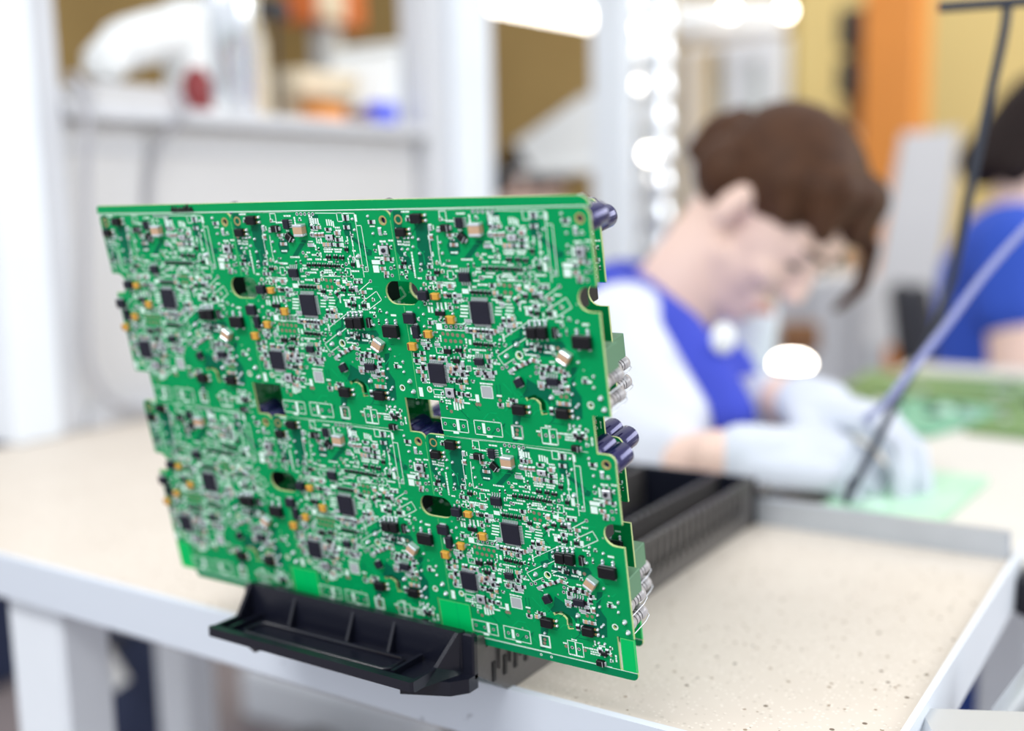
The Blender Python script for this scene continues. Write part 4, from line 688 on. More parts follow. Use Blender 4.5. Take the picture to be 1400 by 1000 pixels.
# ------------------------------------------------------------------ shelving frame at the left
fr = thing('shelving_frame', (-1.45, 1.35, 0), 'pale shelving frame with posts and back panel standing at the left of the bench', 'shelf')
for y0, y1, m in ((.812, .880, 'white_paint'), (1.775, 1.90, 'white_paint')):
    b = MB(); b.box((-1.315, (y0 + y1) / 2, .62), (.07, y1 - y0, 1.24), m, bev=.004); part('post', b, fr)
for y0, y1 in ((.882, .925), (1.70, 1.773)):
    b = MB(); b.box((-1.325, (y0 + y1) / 2, .62), (.06, y1 - y0, 1.24), 'grey_paint', bev=.004); part('side_profile', b, fr)
b = MB(); b.box((-1.45, 1.312, .4285), (.31, .77, .013), 'panel_white', bev=.003); b.box((-1.292, 1.312, .422), (.012, .77, .018), 'grey_paint', bev=.002); part('shelf_board', b, fr)
b = MB(); b.box((-1.327, 1.312, .21), (.012, .77, .41), 'panel_white'); b.box((-1.319, 1.312, .375), (.006, .77, .006), 'grey_paint'); part('back_panel', b, fr)
b = MB(); b.box((-1.305, 1.312, .012), (.03, .77, .024), 'grey_paint', bev=.003); part('bottom_rail', b, fr)
b = MB(); b.tube(smooth_path([(-1.30, .945, .47), (-1.272, .945, .43), (-1.282, .94, .30), (-1.282, .925, .12), (-1.278, .935, .06), (-1.272, .965, .028), (-1.268, 1.03, .017), (-1.268, 1.12, .012)]), .0055, 'cable_grey', 8)
single('cable', b, 'long grey cable hanging down the back panel and bending along the bench', 'cable', 'grey cables on the back panel')
b = MB(); b.tube(smooth_path([(-1.30, 1.11, .46), (-1.275, 1.107, .43), (-1.306, 1.085, .38), (-1.314, 1.068, .31), (-1.314, 1.07, .22), (-1.314, 1.09, .14)]), .0055, 'cable_grey', 8)
single('cable', b, 'short grey cable hanging straight down the back panel', 'cable', 'grey cables on the back panel')
S = .435   # top of the shelf board
t = thing('desk_magnifier', (-1.42, 1.22, S), 'white curved desk device with a drooping arm on the shelf', 'device')
b = MB(); b.box((-1.42, 1.245, S + .09), (.07, .055, .18), 'white_plastic', bev=.012); b.box((-1.42, 1.245, S + .012), (.10, .075, .024), 'white_plastic', bev=.008); part('column', b, t)
b = MB(); b.tube(smooth_path([(-1.42, 1.235, .560), (-1.42, 1.18, .552), (-1.42, 1.12, .530), (-1.42, 1.085, .500), (-1.42, 1.078, .487)]), [.040] * 9 + [.038] * 8 + [.032] * 8 + [.024] * 8, 'white_plastic', 14); part('arm', b, t)
b = MB(); b.box((-1.42, 1.11, S + .0175), (.14, .19, .035), 'panel_white', bev=.004); single('carton', b, 'low pale box lying on the shelf under the curved arm', 'box')
b = MB(); b.lathe((-1.335, 1.187, S), [(.020, 0), (.022, .004), (.022, .052), (.014, .058), (.013, .066)], 'red_dark', 16); single('bottle', b, 'small dark red container on the shelf beside the white column', 'bottle')
t = thing('steel_canister', (-1.42, 1.34, S), 'tall bright shiny steel cylinder standing on the shelf', 'canister')
b = MB(); b.lathe((-1.42, 1.335, S), [(.045, 0), (.047, .005), (.047, .10), (.050, .104), (.050, .23), (.046, .24), (.02, .25)], 'steel_bright', 24); part('body', b, t)
b = MB(); b.lathe((-1.40, 1.375, S), [(.018, 0), (.018, .13), (.012, .14), (.012, .16)], 'cream_box', 16); part('side_tube', b, t)
b = MB(); b.box((-1.42, 1.44, S + .19), (.03, .06, .03), 'charcoal', bev=.005); b.tube([(-1.42, 1.44, S), (-1.42, 1.44, S + .18)], .005, 'charcoal', 8); single('clamp_stand', b, 'dark clamp on a thin rod behind the steel cylinder', 'clamp')
b = MB(); b.box((-1.48, 1.60, S + .075), (.12, .20, .05), 'cream_box', bev=.006); b.box((-1.50, 1.60, S + .025), (.06, .18, .05), 'cream_box'); single('carton', b, 'cream box propped above the small cartons on the shelf', 'box')
b = MB(); b.box((-1.40, 1.535, S + .018), (.05, .07, .036), 'orange_paint', bev=.004); single('carton', b, 'small orange box at the front of the shelf', 'box')
b = MB(); b.box((-1.385, 1.598, S + .014), (.05, .045, .028), 'brown_dark', bev=.004); single('carton', b, 'small dark brown box beside the blue roll', 'box')
b = MB(); b.lathe((-1.36, 1.645, S), [(.014, 0), (.030, .004), (.032, .02), (.030, .040), (.014, .044)], 'blue_plastic', 20); single('tape_roll', b, 'blue roll lying on the shelf next to the white wedge', 'roll')
t = thing('storage_bin', (-1.42, 1.72, S), 'white wedge shaped plastic bin at the far end of the shelf', 'bin')
b = MB(); b.prism([(1.615, S), (1.695, S), (1.695, S + .145), (1.675, S + .13)], -1.50, -1.345, 'white_plastic', axis='x'); part('body', b, t)
b = MB(); b.box((-1.42, 1.688, S + .150), (.15, .02, .012), 'white_plastic', bev=.003); part('rim', b, t)
# ------------------------------------------------------------------ far workbench with the worker
b2 = thing('workbench', (-.11, 1.47, FLOOR), 'far cream workbench where the worker in the white coat sits', 'workbench')
b = MB(); b.box((-.11, 1.477, -.012), (.74, 1.05, .022), 'cream_top', bev=.003); part('worktop', b, b2)
for x, y in ((-.188, 1.24), (-.40, 1.93), (.20, 1.0), (.20, 1.93)):
    b = MB(); b.box((x, y, (FLOOR - .023) / 2), (.05, .05, -.023 - FLOOR), 'white_paint', bev=.004); part('leg', b, b2)
# boards on the far bench
def flat_board(x, y, sx, sy, rz, m, label, z=0.0, chips=6, seed=1):
    t = thing('circuit_board', (x, y, z - .0), label, 'circuit board', 'green circuit boards lying on the far bench'); R = random.Random(seed)
    b = MB(); b.box((x, y, z + .003), (sx, sy, .006), m, rz=rz); part('board', b, t)
    for i in range(chips):
        u, v = R.uniform(-.4, .4) * sx, R.uniform(-.4, .4) * sy; c, s = math.cos(rz), math.sin(rz)
        b = MB(); b.box((x + u * c - v * s, y + u * s + v * c, z + .008), (R.uniform(.008, .02), R.uniform(.008, .016), .004), R.choice(('chip_black', 'silver', 'silk')), rz=rz); part('chip', b, t)
flat_board(-.262, 1.10, .105, .185, -.05, 'pcb_pale', 'pale green circuit board lying in front of the gloved hands', seed=3)
flat_board(-.52, 1.47, .20, .34, .10, 'pcb_olive', 'olive green board behind the gloved hands, near the small glowing dish', seed=4)
flat_board(-.345, 1.50, .14, .20, -.3, 'pcb_teal', 'teal green board in the middle of the far bench row', seed=5, chips=9)
flat_board(-.35, 1.74, .30, .22, .05, 'pcb_olive', 'olive green board farthest back on the bench', seed=6)
flat_board(-.19, 1.55, .14, .26, -.12, 'pcb_olive', 'olive green board at the right end of the row', seed=8)
flat_board(-.435, 1.40, .11, .12, .4, 'pcb_pale', 'pale green board nearest the gloved hands in the back row', seed=7, z=.010, chips=8)
t = thing('glow_dish', (-.584, 1.687, 0), 'small round dish with an added glow at the back of the far bench', 'lamp')
b = MB(); b.lathe((-.584, 1.687, 0), [(.022, 0), (.022, .006), (.006, .010), (.006, .024), (.030, .028)], 'white_plastic', 20); part('stand', b, t)
b = MB(); b.lathe((-.584, 1.687, .028), [(.030, 0), (.029, .010), (.018, .018), (0, .020)], 'spot_glow', 20); part('glow_dome', b, t)  # emissive dome added in place of a bright reflection
# ------------------------------------------------------------------ hanging cord and its bar
t = thing('dangling_cable', (-.2, 1.05, .45), 'thin dark cord hanging slantwise from the bar down to the gloved hands', 'cord')
b = MB(); b.tube(smooth_path([(-.183, 1.057, .448), (-.186, 1.057, .42), (-.201, 1.061, .339), (-.224, 1.072, .21), (-.240, 1.074, .16), (-.262, 1.079, .118), (-.283, 1.046, .055), (-.296, 1.006, .012)]), .0042, 'cord_dark', 10); part('cord', b, t)
b = MB(); b.tube([(-.296, 1.006, .012), (-.290, 1.015, .032)], [.003, .006], 'cord_dark', 10); part('tool_tip', b, t)
b = MB(); b.tube([(-.231, 1.024, .449), (-.171, 1.064, .4525), (.10, 1.244, .468)], .0045, 'cord_dark', 10); b.tube([(.10, 1.244, .468), (.10, 1.244, .002)], .009, 'cord_dark', 10); b.lathe((.10, 1.244, 0), [(.06, 0), (.06, .012), (.012, .018)], 'cord_dark', 20)
single('overhead_bar', b, 'dark thin horizontal bar from which the cord hangs, top right', 'bar')
b = MB(); b.tube(smooth_path([(-.02, 1.24, .44), (-.168, 1.093, .258), (-.222, 1.042, .173), (-.259, 1.008, .112), (-.285, 1.035, .088), (-.300, 1.085, .075), (-.305, 1.12, .055)]), .0034, 'strap_lavender', 10)
single('hose', b, 'pale lavender hose crossing behind the dark cord at the right', 'hose')
# ------------------------------------------------------------------ people
def frame(fwd, up):
    f = Vector(fwd).normalized(); u = Vector(up); u = (u - f * u.dot(f)).normalized(); l = u.cross(f)
    return Matrix((f, l, u)).transposed()          # columns: forward, left, up
def head_prims():
    return [('e', (-.012, 0, .035), (.096, .076, .084)), ('e', (.030, 0, .01), (.062, .064, .085)), ('e', (.038, 0, -.045), (.046, .056, .060)),
            ('c', (.066, 0, -.094), .024, (.030, 0, -.070), .045), ('c', (.02, .045, -.055), .020, (.055, .02, -.09), .020), ('c', (.02, -.045, -.055), .020, (.055, -.02, -.09), .020),
            ('c', (.086, 0, .018), .008, (.104, 0, -.024), .0115), ('c', (.094, .010, -.029), .007, (.094, -.010, -.029), .007),
            ('c', (.078, .034, .028), .012, (.085, .010, .026), .010), ('c', (.078, -.034, .028), .012, (.085, -.010, .026), .010),
            ('e', (.066, .034, -.022), (.024, .024, .022)), ('e', (.066, -.034, -.022), (.024, .024, .022)),
            ('c', (.086, .014, -.061), .0085, (.086, -.014, -.061), .0085), ('c', (.083, .012, -.073), .009, (.083, -.012, -.073), .009),
            ('e', (-.006, .082, -.002), (.017, .009, .032)), ('e', (-.006, -.082, -.002), (.017, .009, .032)), ('e', (.0, .078, -.022), (.010, .008, .013)), ('e', (.0, -.078, -.022), (.010, .008, .013))]
def tr(prims, M, c):
    out = []; c = Vector(c)
    for p in prims:
        if p[0] == 'c': out.append(('c', c + M @ Vector(p[1]), p[2], c + M @ Vector(p[3]), p[4]))
        else: out.append(('e', c + M @ Vector(p[1]), p[2], M))
    return out
def hand_prims(W, fwd, up, left_hand, curl=(.5, .6, .4), s=1.0, grow=0.0):
    """palm, four jointed fingers of unequal length and a thumb leaving the side of the palm"""
    M = frame(fwd, up); W = Vector(W); side = 1 if not left_hand else -1       # +left axis is the thumb side of a right hand
    P = []
    def L(x, y, z): return W + M @ Vector((x * s, y * s * side, z * s))
    g = grow
    P.append(('c', L(-.02, 0, 0), .027 * s + g, L(.02, 0, 0), .026 * s + g))
    base = [(.088, .030, .003), (.094, .010, .006), (.089, -.011, .004), (.080, -.030, 0)]
    for b_ in base: P.append(('c', L(.012, b_[1] * .6, 0), .017 * s + g, L(*b_), .0125 * s + g))
    lens = [(.042, .026, .021), (.047, .030, .022), (.043, .028, .021), (.034, .021, .019)]
    for (x, y, z), ln, k in zip(base, lens, range(4)):
        a = 0; p = (x, y, z); r = .0098 if k < 3 else .0088
        for j, (l, c) in enumerate(zip(ln, curl)):
            a += c + .08 * k; q = (p[0] + l * math.cos(a), p[1] + (.004 - .003 * k) * (1 - j * .3), p[2] - l * math.sin(a))
            P.append(('c', L(*p), (r - .0008 * j) * s + g, L(*q), (r - .0008 * (j + 1)) * s + g)); p = q
    t0, t1, t2, t3 = (.022, .024, -.006), (.055, .052, -.020), (.084, .050, -.034), (.106, .038, -.042)
    P += [('c', L(*t0), .017 * s + g, L(*t1), .0125 * s + g), ('c', L(*t1), .0115 * s + g, L(*t2), .0105 * s + g), ('c', L(*t2), .0102 * s + g, L(*t3), .009 * s + g)]
    return P
def face_parts(root, M, c):
    c = Vector(c)
    for s in (1, -1):
        e = MB(); e.v = []; me = blob('eye', [('e', c + M @ Vector((.0835, s * .032, .008)), (.006, .012, .0045), M)], 'eye_dark', .0018, 2); put('eye', me, root)
        me = blob('eyebrow', [('c', c + M @ Vector((.092, s * .014, .034)), .0045, c + M @ Vector((.082, s * .046, .034)), .0035)], 'hair_brown', .0014, 2); put('eyebrow', me, root)
    put('mouth', blob('mouth', [('c', c + M @ Vector((.094, .016, -.067)), .0042, c + M @ Vector((.094, -.016, -.067)), .0042)], 'lip', .0014, 2), root)
# worker in the white coat
PW = thing('person', (-.72, 1.27, FLOOR), 'brown haired person in white coat with blue collar, white gloves, bending over a board', 'person')
HM = frame((.56, -.25, -.79), (.70, -.05, .55)); HC = Vector((-.487, 1.325, .268))
shR, shL = (-.60, 1.155, .13), (-.585, 1.425, .13)
elR, elL = (-.655, 1.075, -.02), (-.60, 1.42, -.02)
wrR, wrL = (-.408, 1.022, .040), (-.392, 1.158, .072)
body = tr(head_prims(), HM, HC) + [('c', HC + HM @ Vector((-.030, 0, -.05)), .056, (-.625, 1.285, .130), .062), ('c', (-.625, 1.285, .130), .062, (-.66, 1.285, .08), .09),
    ('c', (-.65, 1.21, .06), .10, (-.65, 1.36, .06), .10), ('c', (-.66, 1.285, .03), .12, (-.80, 1.27, -.32), .125), ('c', (-.79, 1.20, -.33), .10, (-.79, 1.34, -.33), .10),
    ('c', shR, .058, elR, .046), ('c', elR, .044, wrR, .027), ('c', shL, .058, elL, .046), ('c', elL, .044, wrL, .027),
    ('c', (-.78, 1.19, -.33), .085, (-.40, 1.17, -.30), .062), ('c', (-.40, 1.17, -.30), .058, (-.46, 1.17, -.70), .040), ('c', (-.46, 1.17, -.72), .036, (-.36, 1.165, -.75), .028),
    ('c', (-.78, 1.35, -.33), .085, (-.40, 1.37, -.30), .062), ('c', (-.40, 1.37, -.30), .058, (-.46, 1.37, -.70), .040), ('c', (-.46, 1.37, -.72), .036, (-.36, 1.375, -.75), .028)]
HR = dict(W=wrR, fwd=(.86, .42, -.02), up=(.10, -.30, .95), left_hand=False, curl=(.55, .65, .45)); HL = dict(W=wrL, fwd=(.95, -.25, -.10), up=(.12, .10, 1), left_hand=True, curl=(.40, .55, .40))
body += hand_prims(**HR, s=1.06, grow=-.0022) + hand_prims(**HL, s=1.06, grow=-.0022)
put('body', blob('body', body, 'skin', .005, 5), PW)
face_parts(PW, HM, HC)
hair = tr([('e', (-.022, 0, .050), (.098, .087, .085)), ('c', (.040, .035, .092), .034, (.076, .045, .066), .014), ('c', (.040, -.035, .092), .034, (.078, -.046, .062), .014), ('c', (.045, 0, .098), .034, (.086, 0, .074), .013),
    ('c', (.01, -.060, .062), .030, (.045, -.066, .044), .014), ('c', (.01, .060, .062), .030, (.045, .066, .044), .014), ('c', (-.06, -.045, .0), .045, (-.075, 0, -.03), .040), ('c', (-.06, .045, .0), .045, (-.075, 0, -.03), .040),
    ('e', (-.120, .0, -.004), (.040, .042, .042)), ('c', (-.135, .01, .02), .022, (-.125, -.02, -.03), .02), ('c', (.088, .052, .070), .010, (.118, .060, .030), .010), ('c', (.118, .060, .030), .010, (.124, .058, -.010), .006)], HM, HC)
put('hair', blob('hair', hair, 'hair_brown', .0045, 4), PW)
coat = [('c', (-.655, 1.20, .065), .112, (-.655, 1.37, .065), .112), ('c', (-.672, 1.285, .02), .135, (-.80, 1.27, -.32), .145), ('c', (-.79, 1.20, -.33), .115, (-.79, 1.34, -.33), .115),
    ('c', shR, .070, (-.66, 1.085, -.02), .066), ('c', (-.66, 1.085, -.01), .064, (-.500, 1.042, .018), .042), ('c', (-.57, 1.13, .11), .055, (-.50, 1.075, .055), .045), ('c', (-.60, 1.11, .06), .065, (-.50, 1.05, .035), .045),
    ('c', shL, .070, elL, .062), ('c', elL, .060, (-.445, 1.205, .056), .040), ('c', (-.80, 1.27, -.35), .150, (-.74, 1.27, -.45), .14), ('c', (-.78, 1.19, -.36), .10, (-.52, 1.18, -.34), .085), ('c', (-.78, 1.35, -.36), .10, (-.52, 1.36, -.34), .085)]
put('coat', blob('coat', coat, 'coat_white', .007, 5), PW)['label'] = 'white work coat'
collar = [('c', (-.680, 1.300, .195), .022, (-.668, 1.225, .188), .026), ('c', (-.668, 1.225, .188), .026, (-.600, 1.180, .180), .028), ('c', (-.600, 1.180, .180), .028, (-.535, 1.155, .140), .032), ('c', (-.535, 1.155, .140), .032, (-.485, 1.125, .10), .032), ('c', (-.485, 1.125, .10), .032, (-.445, 1.098, .065), .026),
    ('c', (-.680, 1.300, .195), .022, (-.655, 1.360, .180), .026), ('c', (-.655, 1.360, .180), .026, (-.54, 1.30, .07), .045), ('c', (-.545, 1.25, .06), .050, (-.495, 1.175, .02), .045), ('c', (-.55, 1.20, .07), .045, (-.478, 1.150, .03), .036)]
put('collar', blob('collar', collar, 'blue_cloth', .005, 4), PW)['label'] = 'blue collar and front of the coat'
put('badge', blob('badge', [('e', (-.463, 1.118, .143), (.014, .012, .018))], 'white_plastic', .003, 2), PW)
for H in (HR, HL):
    gp = hand_prims(**H, s=1.06, grow=.0022); W = Vector(H['W']); f = Vector(H['fwd']).normalized(); gp.append(('c', W + f * .006, .033, W + f * .03, .032)); gp[0] = ('c', W, .026, W + f * .02, .028)
    put('glove', blob('glove', gp, 'glove_white', .0034, 3), PW)['label'] = 'white fabric glove'
tz = [('c', (-.78, 1.19, -.34), .094, (-.40, 1.17, -.305), .070), ('c', (-.40, 1.17, -.30), .067, (-.46, 1.17, -.68), .052), ('c', (-.78, 1.35, -.34), .094, (-.40, 1.37, -.305), .070), ('c', (-.40, 1.37, -.30), .067, (-.46, 1.37, -.68), .052)]
put('trousers', blob('trousers', tz, 'jeans', .008, 4), PW)
for y in (1.17, 1.37): put('shoe', blob('shoe', [('c', (-.47, y, -.735), .040, (-.36, y, -.742), .035), ('c', (-.44, y, -.74), .036, (-.34, y, -.747), .030)], 'shoe_dark', .006, 3), PW)
t = thing('stool', (-.80, 1.27, FLOOR), 'round stool under the worker in the white coat', 'stool')
b = MB(); b.lathe((-.80, 1.27, -.50), [(.15, -.05), (.17, -.03), (.17, 0), (.15, .012), (0, .015)], 'charcoal', 24); part('seat', b, t)
b = MB(); b.tube([(-.80, 1.27, -.74), (-.80, 1.27, -.55)], .022, 'steel_bright', 12); part('column', b, t)
for k in range(5):
    a = 2 * math.pi * k / 5; b = MB(); b.tube([(-.80, 1.27, -.72), (-.80 + .2 * math.cos(a), 1.27 + .2 * math.sin(a), -.755)], [.02, .014], 'charcoal', 8); b.lathe((-.80 + .2 * math.cos(a), 1.27 + .2 * math.sin(a), FLOOR), [(.012, 0), (.02, .01), (.012, .022)], 'charcoal', 10); part('leg', b, t)
# worker in the blue shirt
P2 = thing('person', (-.36, 2.45, FLOOR), 'person in a blue short sleeved shirt with long dark hair, sitting at the far right', 'person')
H2M = frame((.75, .45, -.50), (.5, .3, .85)); H2 = Vector((-.345, 2.53, .395))
s2, e2 = (-.372, 2.31, .19), (-.350, 2.26, -.05)
bp = tr(head_prims(), H2M, H2) + [('c', H2 + H2M @ Vector((-.03, 0, -.06)), .05, (-.38, 2.46, .24), .06), ('c', (-.385, 2.38, .17), .09, (-.385, 2.56, .17), .09), ('c', (-.385, 2.46, .12), .13, (-.385, 2.46, -.30), .13),
    ('c', s2, .055, e2, .047), ('c', e2, .045, (-.15, 2.22, -.02), .03), ('c', (-.38, 2.62, .19), .055, (-.34, 2.64, -.04), .045), ('c', (-.34, 2.64, -.04), .043, (-.14, 2.58, -.02), .03),
    ('c', (-.38, 2.38, -.33), .09, (.02, 2.36, -.30), .065), ('c', (.02, 2.36, -.30), .06, (-.02, 2.36, -.72), .04), ('c', (-.38, 2.54, -.33), .09, (.02, 2.56, -.30), .065), ('c', (.02, 2.56, -.30), .06, (-.02, 2.56, -.72), .04), ('c', (-.02, 2.36, -.74), .034, (.09, 2.36, -.75), .028), ('c', (-.02, 2.56, -.74), .034, (.09, 2.56, -.75), .028)]
bp += hand_prims((-.15, 2.22, -.02), (1, 0, -.1), (0, 0, 1), False, s=.92) + hand_prims((-.14, 2.58, -.02), (1, 0, -.1), (0, 0, 1), True, s=.92)
put('body', blob('body', bp, 'skin', .007, 4), P2); face_parts(P2, H2M, H2)
put('hair', blob('hair', tr([('e', (-.022, 0, .045), (.102, .088, .088)), ('c', (-.05, 0, .02), .08, (-.09, .0, -.10), .055), ('c', (-.02, -.06, .03), .04, (-.05, -.06, -.10), .035), ('c', (.05, 0, .095), .03, (.085, 0, .07), .014)], H2M, H2), 'hair_dark', .006, 4), P2)
put('shirt', blob('shirt', [('c', (-.385, 2.37, .165), .108, (-.385, 2.57, .165), .108), ('c', (-.39, 2.46, .10), .150, (-.39, 2.46, -.33), .150), ('c', s2, .075, (-.368, 2.288, .075), .070), ('c', (-.38, 2.62, .19), .070, (-.36, 2.64, .07), .066)], 'blue_shirt', .008, 5), P2)['label'] = 'blue short sleeved shirt'
put('trousers', blob('trousers', [('c', (-.38, 2.38, -.34), .10, (.02, 2.36, -.30), .072), ('c', (.02, 2.36, -.30), .068, (-.02, 2.36, -.70), .05), ('c', (-.38, 2.54, -.34), .10, (.02, 2.56, -.30), .072), ('c', (.02, 2.56, -.30), .068, (-.02, 2.56, -.70), .05)], 'jeans', .01, 3), P2)
for y in (2.36, 2.56): put('shoe', blob('shoe', [('c', (-.03, y, -.738), .040, (.10, y, -.746), .032)], 'shoe_dark', .007, 3), P2)
t = thing('stool', (-.40, 2.46, FLOOR), 'stool under the person in the blue shirt', 'stool')
b = MB(); b.lathe((-.40, 2.46, -.52), [(.15, -.05), (.17, -.03), (.17, 0), (.15, .012), (0, .015)], 'charcoal', 24); part('seat', b, t)
b = MB(); b.lathe((-.40, 2.46, FLOOR), [(.20, 0), (.20, .015), (.03, .03), (.025, .05), (.025, .22)], 'charcoal', 20); part('base', b, t)
# head and shoulders behind the board panel
P3 = thing('person', (-1.59, 2.50, FLOOR), 'dark haired person far behind the top edge of the board panel', 'person')
H3M = frame((.80, .15, -.58), (.55, .1, .82)); H3 = Vector((-1.565, 2.49, .330))
put('body', blob('body', tr(head_prims(), H3M, H3) + [('c', H3 + H3M @ Vector((-.03, 0, -.06)), .05, (-1.64, 2.48, .16), .06), ('c', (-1.66, 2.38, .10), .09, (-1.66, 2.58, .10), .09), ('c', (-1.66, 2.48, .05), .13, (-1.68, 2.48, -.32), .13),
    ('c', (-1.66, 2.33, .10), .055, (-1.62, 2.28, -.12), .045), ('c', (-1.62, 2.28, -.12), .043, (-1.42, 2.32, -.05), .03), ('c', (-1.66, 2.63, .10), .055, (-1.62, 2.68, -.12), .045), ('c', (-1.62, 2.68, -.12), .043, (-1.42, 2.62, -.05), .03),
    ('c', (-1.68, 2.40, -.34), .09, (-1.66, 2.40, -.74), .045), ('c', (-1.68, 2.56, -.34), .09, (-1.66, 2.56, -.74), .045)] + hand_prims((-1.42, 2.32, -.05), (1, 0, -.1), (0, 0, 1), False, s=.92) + hand_prims((-1.42, 2.62, -.05), (1, 0, -.1), (0, 0, 1), True, s=.92), 'skin', .008, 4), P3); face_parts(P3, H3M, H3)
put('hair', blob('hair', tr([('e', (-.022, 0, .045), (.102, .088, .088)), ('c', (-.06, 0, .0), .07, (-.08, 0, -.06), .05), ('c', (.05, 0, .095), .03, (.085, 0, .07), .014)], H3M, H3), 'hair_dark', .007, 4), P3)
put('shirt', blob('shirt', [('c', (-1.66, 2.38, .09), .106, (-1.66, 2.58, .09), .106), ('c', (-1.66, 2.48, .04), .146, (-1.68, 2.48, -.36), .15), ('c', (-1.66, 2.33, .10), .07, (-1.63, 2.29, -.08), .06), ('c', (-1.66, 2.63, .10), .07, (-1.63, 2.67, -.08), .06)], 'coat_white', .009, 5), P3)
put('trousers', blob('trousers', [('c', (-1.68, 2.40, -.36), .10, (-1.66, 2.40, -.72), .06), ('c', (-1.68, 2.56, -.36), .10, (-1.66, 2.56, -.72), .06)], 'jeans', .01, 3), P3)
P3.location = P3.location + Vector((-.20, .32, 0))
# ------------------------------------------------------------------ background things
b = MB(); b.box((-1.19, 2.245, .28), (.085, .06, 2.12), 'white_paint', bev=.004); single('post', b, 'white post rising behind the top right corner of the board panel', 'post')
t = thing('fluorescent_lamp', (-1.68, 2.72, .80), 'bright fluorescent tube lamp at the top between the white posts', 'lamp')
b = MB(); b.tube([(-1.72, 2.36, .812), (-1.645, 3.04, .812)], .022, 'lamp_glow', 14); part('tube', b, t)
b = MB(); b.box((-1.685, 2.70, .857), (.07, .72, .045), 'white_paint', rz=-.11, bev=.005); part('housing', b, t)
for y in (2.45, 2.95):
    b = MB(); b.tube([(-1.685, y, .88), (-1.685, y, 2.2)], .004, 'grey_metal', 6); part('suspension_wire', b, t)
t = thing('parts_hopper', (-1.39, 2.42, .36), 'white sloped plastic hopper mounted left of the white post', 'hopper')
b = MB(); b.prism([(-1.50, .415), (-1.50, .40), (-1.44, .362), (-1.31, .352), (-1.28, .352), (-1.28, .54), (-1.32, .535)], 2.34, 2.48, 'white_plastic', axis='y') if False else b.add([(x, y, z) for y in (2.30, 2.46) for x, z in ((-1.49, .43), (-1.44, .365), (-1.255, .352), (-1.255, .53), (-1.30, .53))], [(0, 1, 2, 3, 4), (9, 8, 7, 6, 5), (0, 5, 6, 1), (1, 6, 7, 2), (2, 7, 8, 3), (3, 8, 9, 4), (4, 9, 5, 0)], 'white_plastic'); part('body', b, t)
b = MB(); b.box((-1.375, 2.38, .36), (.24, .20, .012), 'white_plastic', bev=.003); part('base', b, t)
b = MB(); b.box((-1.245, 2.35, .40), (.04, .05, .05), 'grey_metal'); part('bracket', b, t)
b = MB(); b.tube([(-1.30, 2.46, .355), (-1.30, 2.47, .3), (-1.30, 2.47, FLOOR)], .012, 'grey_metal', 8); part('support', b, t)
t = thing('extraction_duct', (-1.37, 2.80, .15), 'shiny silver corrugated extraction duct hanging right of the white post', 'duct')
b = MB(); pr_ = []
for i in range(90): pr_.append((.055 + .006 * math.sin(i * 1.6), -.35 + i * .0215))
b.lathe((-1.365, 2.80, .40), pr_, 'steel_bright', 24); part('hose', b, t)
b = MB(); b.lathe((-1.365, 2.80, -.06), [(.11, 0), (.10, .03), (.058, .10), (.058, .14)], 'steel_bright', 24); part('hood', b, t)
for x, y, z, r, s_ in ((-1.31, 2.66, .405, .014, 'glowing bulb low beside the shiny duct'), (-1.36, 2.68, .585, .012, 'glowing bulb at mid height in front of the shiny duct'), (-1.37, 2.70, .73, .012, 'glowing bulb high in front of the shiny duct'), (-1.43, 4.01, .943, .018, 'glowing bulb at the top above the worker in the white coat'), (-1.62, 3.95, .955, .016, 'glowing bulb at the top edge near the white beam')):
    t = thing('light_bulb', (x, y, z), s_, 'light bulb', 'glowing bulbs in the background')
    b = MB(); b.lathe((x, y, z), [(0, -r), (r * .7, -r * .7), (r, 0), (r * .7, r * .7), (r * .4, r)], 'spot_glow', 14); part('glass', b, t)
    b = MB(); b.lathe((x, y, z + r), [(r * .4, 0), (r * .4, r)], 'grey_metal', 10); b.tube([(x, y, z + r * 2), (x, y, 2.2)], .003, 'grey_metal', 6); part('socket', b, t)
t = thing('light_beam', (-1.70, 4.08, .93), 'long white beam light across the top of the background', 'lamp')
b = MB(); b.box((-1.70, 4.08, .95), (.46, .12, .12), 'white_plastic', rz=.55, bev=.02); part('housing', b, t)
for s_ in (-.15, .15):
    b = MB(); b.tube([(-1.70 + s_, 4.08 + s_ * .6, 1.0), (-1.70 + s_, 4.08 + s_ * .6, 2.2)], .006, 'grey_metal', 6); part('suspension_rod', b, t)
t = thing('white_cabinet', (-1.86, 4.5, FLOOR), 'tall white double cabinet standing left of the yellow wall', 'cabinet')
b = MB(); b.box((-1.80, 4.46, .06), (.09, .10, 1.66), 'white_paint', rz=.5, bev=.004); b.box((-1.93, 4.40, .06), (.085, .10, 1.66), 'cream_box', rz=.5, bev=.004); part('body', b, t)
b = MB(); b.box((-1.862, 4.41, .06), (.02, .09, 1.66), 'wall_olive', rz=.5); part('door', b, t)
b = MB(); b.box((-1.135, 4.38, .72), (.20, .20, 3.0), 'orange_paint', bev=.008); single('column', b, 'broad orange column standing in front of the yellow wall', 'column')
b = MB(); b.box((-2.88, 3.80, .72), (.12, .12, 3.0), 'orange_deep', bev=.008); single('column', b, 'narrow orange column behind the left shelf', 'column')
t = thing('wall_cabinet', (-1.36, 4.5, .70), 'dark narrow box fixed left of the broad orange column', 'cabinet')
b = MB(); b.box((-1.34, 4.53, .93), (.10, .10, .15), 'charcoal', bev=.005); b.box((-1.34, 4.53, .74), (.10, .10, .14), 'charcoal', bev=.005); part('body', b, t)
b = MB(); b.box((-1.34, 4.60, .10), (.10, .04, 1.76), 'wood_brown'); part('board', b, t)
